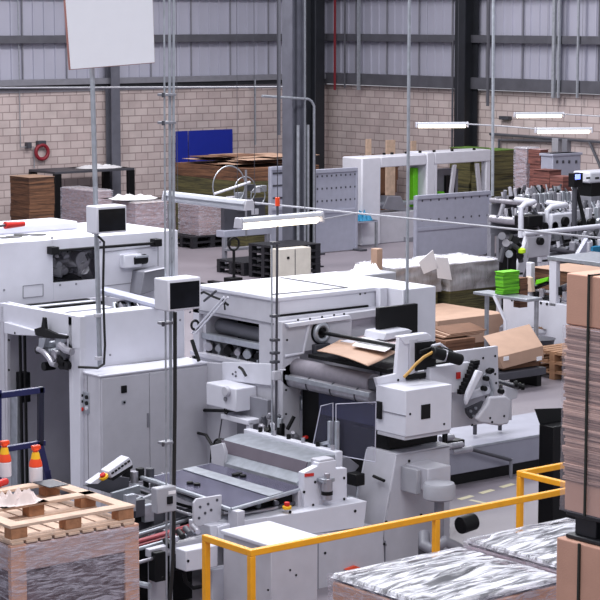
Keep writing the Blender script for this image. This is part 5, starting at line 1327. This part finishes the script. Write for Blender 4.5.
# pendant control
pc_ = at(118, 466, Y=17.0)
pn = T('control_pendant', 'tilted white control box with slots and red-yellow stop button by the pallet', 'control box', pc_)
Pp = YX([(108, 472), (129, 457), (132, 461), (133, 466), (112, 479)], 16.9)
MB().prism(Pp, (0, .14, 0)).build('housing', white, pn, .01)
MB().prism(YX([(112, 478), (133, 465), (133, 468), (113, 481)], 16.89), (0, .12, 0)).build('lower_trim', black, pn, .004)
for k in range(6): px = 112 + 3.2 * k; MB().prism(YX([(px, 473 - 2.3 * k), (px + 2, 471.6 - 2.3 * k), (px + 2.4, 473 - 2.3 * k), (px + .4, 474.4 - 2.3 * k)], 16.885), (0, .02, 0)).build('slot', black, pn, 0)
p = at(104.5, 478, Y=16.9); q = at(102, 474, Y=16.9); MB().cyl(p, lerp(p, q, .5), .045).build('yellow_base', yplast, pn, .004); MB().cyl(lerp(p, q, .5), q, .03).build('red_button', red, pn, .006)
MB().prism(YX([(90, 484), (104, 474), (108, 476), (98, 484)], 16.92), (0, .1, 0)).build('mount', white, pn, .004)
# small cabinet with white lid
wcab = T('side_cabinet', 'white side cabinet with flat pale lid directly behind the yellow rail corner', 'cabinet', (11.7, 15.1, 0))
B(11.42, 11.96, 14.72, 15.45, .05, .83).build('body', offwhite, wcab, .01)
B(11.40, 11.98, 14.70, 15.47, .83, .87).build('lid', white, wcab, .01)
B(11.5, 11.9, 14.8, 15.4, 0, .05).build('plinth', darkgrey, wcab, 0)
bolts(wcab, YX([(290, 570), (296, 575), (268, 590)], 14.72), r=.01)

# ------------------------------------------------------------------ white levers left of the central machine
lv = T('white_lever_frame', 'pair of slanting white bars hinged at the left corner of the central machine', 'bars', at(210, 320, X=13.6))
for dx in (0, 4): MB().tube([at(192 + dx, 333, X=13.7), at(224 + dx, 297, X=13.7)], .012, 8).build('slanting_bar', white, lv, 0)
MB().tube(XP([(196, 295), (204, 292), (214, 297), (222, 300), (228, 305)], 13.72), .014, 6).build('cable', black, lv, 0)
MB().tube(XP([(204, 301), (210, 296), (216, 291)], 13.72), .014, 6).build('cable', darkgrey, lv, 0)
MB().tube(XP([(224, 299), (225, 310)], 13.72), .01, 6).build('pin', black, lv, 0)
MB().tri(at(195, 325, X=13.7), .05, .015, 'y', 16, 6).build('cable_loop', black, lv, 0)
MB().tube(XP([(192, 340), (195, 350), (199, 361)], 13.7), .022, 8).build('pedal_lever', black, lv, 0)

# ------------------------------------------------------------------ left pole, monitor and board
def monitor(name, label, c, w, dpt, h, Yf):
    """front faces -Y"""
    t = T(name, label, 'monitor', (c.x + w / 2, Yf + dpt / 2, c.z - h))
    B(c.x, c.x + w, Yf, Yf + dpt, c.z - h, c.z).build('housing', white, t, .012)
    B(c.x + .02, c.x + w - .02, Yf - .006, Yf + .01, c.z - h + .02, c.z - .03).build('screen', screenm, t, .004)
    return t
yp_ = 19.24
p0 = at(92, 66, Y=yp_ + .08); p1 = at(100, 366, Y=yp_)
lpole = T('white_pole', 'pale pole standing on the grey cabinet and carrying the blank board', 'pole', p1)
MB().cyl(p1, p0, .027, n=14).build('tube', galv, lpole, 0)
for yy in (234, 317, 360): q = at(99 - (366 - yy) * .026, yy, Y=yp_); MB().cyl(q, q + Vector((0, 0, .04)), .045).build('clamp_ring', offwhite, lpole, .004)
MB().tube([at(98, 236, Y=yp_ - .08), at(104, 242, Y=yp_ - .1), at(103, 290, Y=yp_ - .08), at(105, 345, Y=yp_ - .1), at(104, 364, Y=yp_ - .12), at(98, 368, Y=yp_ - .2), at(78, 367, Y=yp_ - .1)], .014, 8).build('black_cable', cable, lpole, 0)
c = at(97, 207, Y=yp_ - .3)
m = monitor('display_monitor', 'white boxed display with dark screen on the left pole', c, .38, .22, .29, yp_ - .3)
# board
bz = yp_ - .12
q = [at(63, -24, Y=bz), at(152, -30, Y=bz), at(155, 63, Y=bz), at(70, 70, Y=bz)]
bo = T('blank_board', 'tilted blank white board with thin red-brown edge at the top left', 'board', at(110, 66, Y=bz))
MB().prism(q, (0, .03, 0)).build('frame', mat('red_brown_edge', (150, 104, 98), .6), bo, .004)
cen = (q[0] + q[1] + q[2] + q[3]) / 4
MB().prism([cen + (v - cen) * .985 + Vector((0, -.006, 0)) for v in q], (0, .006, 0)).build('white_face', mat('board_white', (246, 246, 252), .5, 0, .01), bo, 0)

# ------------------------------------------------------------------ triple pipes
yt = 15.45
tp = T('pipe_stand', 'bundle of three slim galvanised pipes rising from the floor at the left of centre', 'pipes', (at(170, 500, Y=yt).x, yt, 0))
for (xa, xb, dy, r, z0) in ((164, 166, -.0, .009, 0), (169.5, 170.5, .05, .014, 0), (173.8, 175, .02, .012, 2.9)):
    a = at(xa, -8, Y=yt + dy); b = at(xb, 520, Y=yt + dy)
    MB().cyl((b.x, yt + dy, z0), (a.x, yt + dy, a.z), r, n=12).build('pipe', galv, tp, 0)
for py in (95, 123, 324, 444):
    q0 = at(163, py, Y=yt - .03); q1 = at(176, py, Y=yt - .03)
    B(q0.x, q1.x, yt - .035, yt + .06, q0.z - .012, q0.z + .012).build('clamp', midgrey, tp, .004)
    q = at(162.5, py, Y=yt - .04); MB().cyl((q.x, yt - .05, q.z - .02), (q.x, yt - .05, q.z + .02), .014).build('clamp_screw', darkgrey, tp, 0)
cbx = at(173, 312, Y=yt)
MB().tube([at(175, 312, Y=yt - .03), at(175, 400, Y=yt - .03), at(174, 480, Y=yt - .03), at(174, 520, Y=yt - .05), at(173, 560, Y=yt - .05), at(170, 600, Y=yt - .05)], .018, 8).build('black_cable', cable, tp, 0)
c = at(168, 280, Y=yt - .22)
monitor('display_monitor', 'larger white boxed display with dark screen on the triple pipes', c, .36, .22, .285, yt - .22)
jb = T('junction_box', 'grey junction box with black switch on the triple pipes', 'electrical box', at(166, 511, Y=yt - .12))
a = at(157, 489, Y=yt - .12); b = at(177, 511, Y=yt - .12)
B(a.x, b.x, yt - .12, yt - .02, b.z, a.z).build('housing', grey, jb, .012)
q = at(169.5, 500, Y=yt - .12); B(q.x - .03, q.x + .03, yt - .135, yt - .12, q.z - .035, q.z + .035).build('switch', black, jb, .004)
q = at(171, 492.5, Y=yt - .12); B(q.x - .03, q.x + .05, yt - .124, yt - .12, q.z - .015, q.z + .015).build('label_strip', paper, jb, 0)

# middle pole with orange cap
ymp = 17.4
mp = T('slim_pole', 'slim grey pole with orange cap and clamps at the corner of the central machine', 'pole', (at(276, 440, Y=ymp).x, ymp, 0))
a = at(277.5, 206, Y=ymp); b = at(275, 440, Y=ymp)
MB().cyl((b.x, ymp, 0), a, .014, n=10).build('tube', darkgrey, mp, 0)
MB().cyl((b.x - .04, ymp, at(272, 245, Y=ymp).z), (b.x - .04, ymp, .9), .009, n=8).build('conduit', galv, mp, 0)
MB().cyl(a + Vector((0, 0, -.0)), a + Vector((0, 0, .09)), .025).build('orange_cap', orange, mp, .004)
MB().cyl(a + Vector((0, 0, .09)), (a.x, ymp, 9), .005, n=6).build('hanger', darkgrey, mp, 0)
for py in (243, 316, 340, 353, 362): q = at(276, py, Y=ymp - .02); B(q.x - .05, q.x + .04, ymp - .04, ymp + .03, q.z - .014, q.z + .014).build('clamp', darkgrey, mp, .004)
q = at(274, 375, Y=ymp); B(q.x - .045, q.x + .05, ymp - .06, ymp - .01, q.z - .05, q.z + .05).build('socket', offwhite, mp, .008)
MB().tube([q + Vector((.04, -.04, .05)), q + Vector((.12, -.04, .05))], .01, 6).build('plug_lead', white, mp, 0)

# ------------------------------------------------------------------ yellow railing
rl = T('guard_rail', 'yellow square-tube guard rail wrapping the front of the machine', 'railing', (12, 14, 0))
zr_ = 1.1; t_ = .028
c0 = (10.57, 13.9); c1 = (14.55, 13.9); cA = (10.57, 14.55); cB = (14.55, 14.72)
def rbar(a, b, z, name='rail'): B(min(a[0], b[0]) - t_, max(a[0], b[0]) + t_, min(a[1], b[1]) - t_, max(a[1], b[1]) + t_, z - t_, z + t_).build(name, yellow, rl, .006)
rbar(c0, (c1[0] - 2 * t_, c1[1]), zr_); rbar((c0[0], c0[1] + 2 * t_), cA, zr_); rbar((c1[0], c1[1] + .0), (c1[0], cB[1] - 2 * t_), zr_ - .001); rbar(cB, (cB[0] + .9, cB[1]), zr_ + .001)
xm_ = at(436, 530, Y=13.9).x
for q in (c0, cA, (xm_, 13.9), c1, cB): B(q[0] - t_, q[0] + t_, q[1] - t_, q[1] + t_, 0.01, zr_ - t_).build('post', yellow, rl, .006); B(q[0] - .08, q[0] + .08, q[1] - .08, q[1] + .08, 0, .01).build('foot_plate', yellow, rl, 0)

# ------------------------------------------------------------------ navy frame behind the pallet
yf = 16.0
nf = T('blue_trolley_frame', 'dark navy tubular frame rising behind the pallet at the left edge', 'frame', (at(30, 450, Y=yf).x, yf, 0))
def sq(p, q, w=.045, m_=navy, nm='tube'):
    a, b = at(*p, Y=yf), at(*q, Y=yf); d = (b - a).normalized(); s = d.cross(Vector((0, 1, 0))).normalized() * w / 2
    MB().prism([a - s, b - s, b + s, a + s], (0, w, 0)).build(nm, m_, nf, .006)
sq((-8, 397), (45, 390), .055); sq((42, 387), (42, 445), .05, mat('deep_navy', (18, 22, 44), .35)); sq((-8, 452), (46, 443), .05); sq((40, 441), (50, 482), .06)
sq((48, 470), (52, 560), .06); sq((0, 390), (0, 560), .04)
# ------------------------------------------------------------------ front left load with upturned pallet
x0, x1, y0, y1 = 7.84, 8.95, 13.24, 14.42
zp = 1.87
fl_ = T('wrapped_load', 'film wrapped carton load with an upturned pallet on top at the lower left', 'wrapped pallet load', ((x0 + x1) / 2, (y0 + y1) / 2, 0))
B(x0 + .02, x1 - .02, y0 + .02, y1 - .02, .15, zp - .16).build('cartons', mat('mauve_carton', (100, 84, 92), .7, 0, .3, 4), fl_, .01)
for x in (x0 + .03, x1 - .07): B(x - .03, x + .1, y0 - .0, y0 + .05, .15, zp - .15).build('corner_post', cardpink, fl_, .004)

B(x0 + .01, x1 - .01, y0 + .005, y1 - .01, zp - .36, zp - .155).build('top_wrap', mat('pinkish_wrap', (186, 156, 152), .6, 0, .1), fl_, .01)
B(x0, x1, y0, y1, 0, .15).build('pallet_base', wooddark, fl_, 0)
film_shell(fl_, x0 - .01, x1 + .015, y0 - .015, y1 + .01, .12, zp - .145, film_side, film_side, 3, amp=.012)
up_p = T('upturned_pallet', 'pale wooden pallet lying upside down on the front left load', 'pallet', ((x0 + x1) / 2, (y0 + y1) / 2, zp - .15))
for y in (y0 + .06, (y0 + y1) / 2, y1 - .06):
    B(x0, x1, y - .055, y + .055, zp - .022, zp).build('long_board', wood, up_p, .002)
    for x in (x0 + .08, (x0 + x1) / 2, x1 - .08): B(x - .07, x + .07, y - .05, y + .05, zp - .105, zp - .024).build('block', woodend, up_p, .003)
for x in (x0 + .06, x1 - .06): B(x - .055, x + .055, y0 + .116, y1 - .116, zp - .022, zp).build('cross_board', wood, up_p, .002)
for i in range(9):
    x = x0 + .06 + i * (x1 - x0 - .12) / 8; B(x - .05, x + .05, y0, y1, zp - .148, zp - .128).build('deck_board', wood, up_p, .002)
for y in (y0 + .06, (y0 + y1) / 2, y1 - .06): B(x0, x1, y - .05, y + .05, zp - .127, zp - .106).build('stringer', wood, up_p, .002)
# bottles standing on the pallet
def bottle(px, py, label, h=.30):
    p = at(px, py, Z=zp + .0)
    t = T('spray_bottle', label, 'bottle', p)
    MB().lathe(p, [(.052, 0), (.054, .01), (.054, .115), (.05, .12)], 20).build('body', bottlewhite, t, 0)
    MB().lathe(p, [(.051, .12), (.055, .125), (.05, .16), (.024, .22), (.02, .25), (.032, .255), (.032, .262), (.02, .27)], 20).build('shoulder', orange, t, 0)
    MB().prism([p + Vector(v) for v in ((-.03, -.02, .26), (.045, -.02, .26), (.04, -.02, .295), (-.035, -.02, .295))], (0, .04, 0)).build('nozzle_cap', orange, t, .008)
    MB().lathe(p, [(.04, .185), (.036, .2), (.03, .23), (.026, .24)], 12).build('yellow_collar', yplast, t, 0)
bottle(36, 481, 'white and orange-red bottle in front of the navy frame, right one of the pair')
bottle(5, 476, 'orange-red capped bottle at the left edge, left one of the pair')
crumple('work_glove', 'pale crumpled glove or rag lying on the upturned pallet', 'glove', at(17, 502, Z=zp + .001), .4, .3, .12, mat('glove_pale', (216, 200, 196), .8), 11, 16)
p = at(3, 487, Z=zp); MB().cyl(p + Vector((-.05, 0, .03)), p + Vector((.06, .05, .03)), .03).build('red_roll', red, None, .008, 'small red roll lying beside the glove on the pallet', 'roll')
p = at(50, 478, Z=zp + .005)
B(8.74, 8.92, 14.15, 14.4, zp + .001, zp + .008).build('grey_card', darkgrey, None, 0, 'dark grey card lying on the far end of the upturned pallet', 'card')

# ------------------------------------------------------------------ front wrapped loads
def frontload(label, x0, x1, y0, y1, z1, seed, boxm):
    t = T('wrapped_load', label, 'wrapped pallet load', ((x0 + x1) / 2, (y0 + y1) / 2, 0))
    B(x0, x1, y0, y1, .14, z1 - .07).build('cartons', boxm, t, .02)
    B(x0 + .01, x1 - .01, y0 + .01, y1 - .01, z1 - .068, z1 - .05).build('dark_sheet', mat('dark_sheet_under_film', (58, 58, 72), .5), t, .003)
    B(x0, x1, y0, y1, 0, .14).build('pallet_base', wooddark, t, 0)
    film_shell(t, x0 - .02, x1 + .02, y0 - .02, y1 + .02, .1, z1, film_top, film_side, seed, amp=.04, nx=90, sag=.10)
frontload('film wrapped load with shiny crumpled top at the bottom centre, in front of the rail', 10.3, 11.66, 11.3, 12.5, 1.27, 2, cardpink)
frontload('film wrapped load with shiny crumpled top, left of the tall carton stack', 11.95, 13.15, 11.62, 12.72, 1.25, 14, mat('mauve_box', (176, 158, 170), .6))

# ------------------------------------------------------------------ tall strapped stack at right
xs_ = 9.4; ye = 9.13; yw = 7.8; xe_ = 10.7
zt = at(568, 273, X=xs_).z; zc1 = at(568, 325, X=xs_).z; zb1 = at(564, 510, X=xs_).z; zt2 = at(564, 538, X=xs_).z
cs1 = T('strapped_carton_stack', 'tall strapped stack of flat brown cartons at the right edge, upper unit', 'stack of cartons', (10, 8.5, zb1))
R = random.Random(17)
n = 2
B(xs_, xe_, yw, ye, zc1 + .004, zt).build('top_bundle', cardpink, cs1, .008)
mb = MB(); nl = 46; h = (zc1 - zb1) / nl
nb = 6; hb = (zc1 - zb1) / nb
for b_ in range(nb):
    mb = MB(); k0 = zb1 + b_ * hb; ns = 9; hs = hb / ns
    if b_ == 1 or b_ == 0:
        mb.box(xs_ + .005, xe_, yw, ye - .01, k0 + .003, k0 + hb - .003) if b_ == 0 else None
    if b_ != 0:
        for s in range(ns):
            a, c = R.uniform(-.012, .006), R.uniform(-.012, .01)
            mb.box(xs_ + a, xe_ + a, yw + c, ye + c, k0 + s * hs + .002, k0 + (s + 1) * hs)
    mb.build('sheet_bundle', sheetstack if b_ else cardpink, cs1, .002 if b_ else .006)
# pleated left edge of the top bundle
mb = MB()
for s in range(9):
    z = zc1 + .03 + s * (zt - zc1 - .05) / 9; mb.box(xs_ + .05, xe_ - .1, ye, ye + .02 + .01 * (s % 2), z, z + (zt - zc1) / 9 * .6)
mb.build('edge_tabs', cardpink, cs1, .003)
ys_ = at(591, 300, X=xs_).y
mb = MB().box(xs_ - .026, xs_ - .016, ys_ - .008, ys_ + .008, zb1 - .0, zt + .012).box(xs_ - .026, xe_, ys_ - .008, ys_ + .008, zt + .001, zt + .010)
mb.build('strap', mat('dark_green_strap', (30, 36, 30), .4), cs1, 0)
film_shell(cs1, xs_ - .014, xe_ + .01, yw - .02, ye + .014, zb1 - .0, zc1 + .02, film_side, clear('strap_film', (220, 214, 224), .16, .12), 5, amp=.008)
pl = T('plastic_pallet', 'black pallet between the two units of the tall right hand carton stack', 'pallet', (10, 8.5, zt2))
B(xs_ + .01, xe_, yw, ye - .02, zb1 - .03, zb1 - .003).build('deck', blkpallet, pl)
for y in (yw + .1, (yw + ye) / 2, ye - .16):
    for x in (xs_ + .12, (xs_ + xe_) / 2, xe_ - .12): B(x - .08, x + .08, y - .09, y + .09, zt2 + .03, zb1 - .031).build('block', blkpallet, pl)
B(xs_ + .01, xe_, yw, ye - .02, zt2 + .003, zt2 + .03).build('runner', blkpallet, pl)
cs2 = T('strapped_carton_stack', 'lower unit of brown cartons under the black pallet at the right edge', 'stack of cartons', (10, 8.5, 0))
zz = .15; nb = 4; hb = (zt2 - .15) / nb
B(xs_ - .02, xe_, yw, ye + .03, zt2 - hb + .004, zt2).build('top_bundle', cardpink, cs2, .01)
for b_ in range(nb - 1): B(xs_ + R.uniform(-.02, .01), xe_, yw, ye + R.uniform(-.02, .02), .15 + b_ * hb + .004, .15 + (b_ + 1) * hb).build('carton_bundle', sheetstack if b_ % 2 else cardpink, cs2, .008)
B(xs_, xe_, yw, ye, 0, .15).build('pallet_base', wooddark, cs2, 0)
y2_ = at(582, 570, X=xs_).y
B(xs_ - .035, xs_ - .022, y2_ - .008, y2_ + .008, .15, zt2 + .0).build('strap', MATS['dark_green_strap'], cs2, 0)

# ------------------------------------------------------------------ floor marking
a = at(462, 497, Z=0); b = at(505, 505, Z=0); 
for k in range(3):
    p = lerp(at(458, 500, Z=0), at(520, 482, Z=0), k / 3 + .02); q = lerp(at(458, 500, Z=0), at(520, 482, Z=0), k / 3 + .22)
    s = Vector((0, .04, 0)); MB().prism([p - s, q - s, q + s, p + s], (0, 0, .003)).build('floor_mark', mat('worn_yellow', (196, 188, 158), .6) if k == 0 else MATS['worn_yellow'], None, 0, ['leftmost', 'middle', 'rightmost'][k] + ' of three short worn yellow dashes on the floor beside the low platform', 'floor marking', 'yellow floor dashes')
p, q = at(470, 500, Z=0), at(503, 507, Z=0); s = (q - p).cross(Vector((0, 0, 1))).normalized() * .03
MB().prism([p - s, q - s, q + s, p + s], (0, 0, .002)).build('floor_mark', MATS['worn_yellow'], None, 0, 'pale painted line running towards the rail near the dashes', 'floor marking')
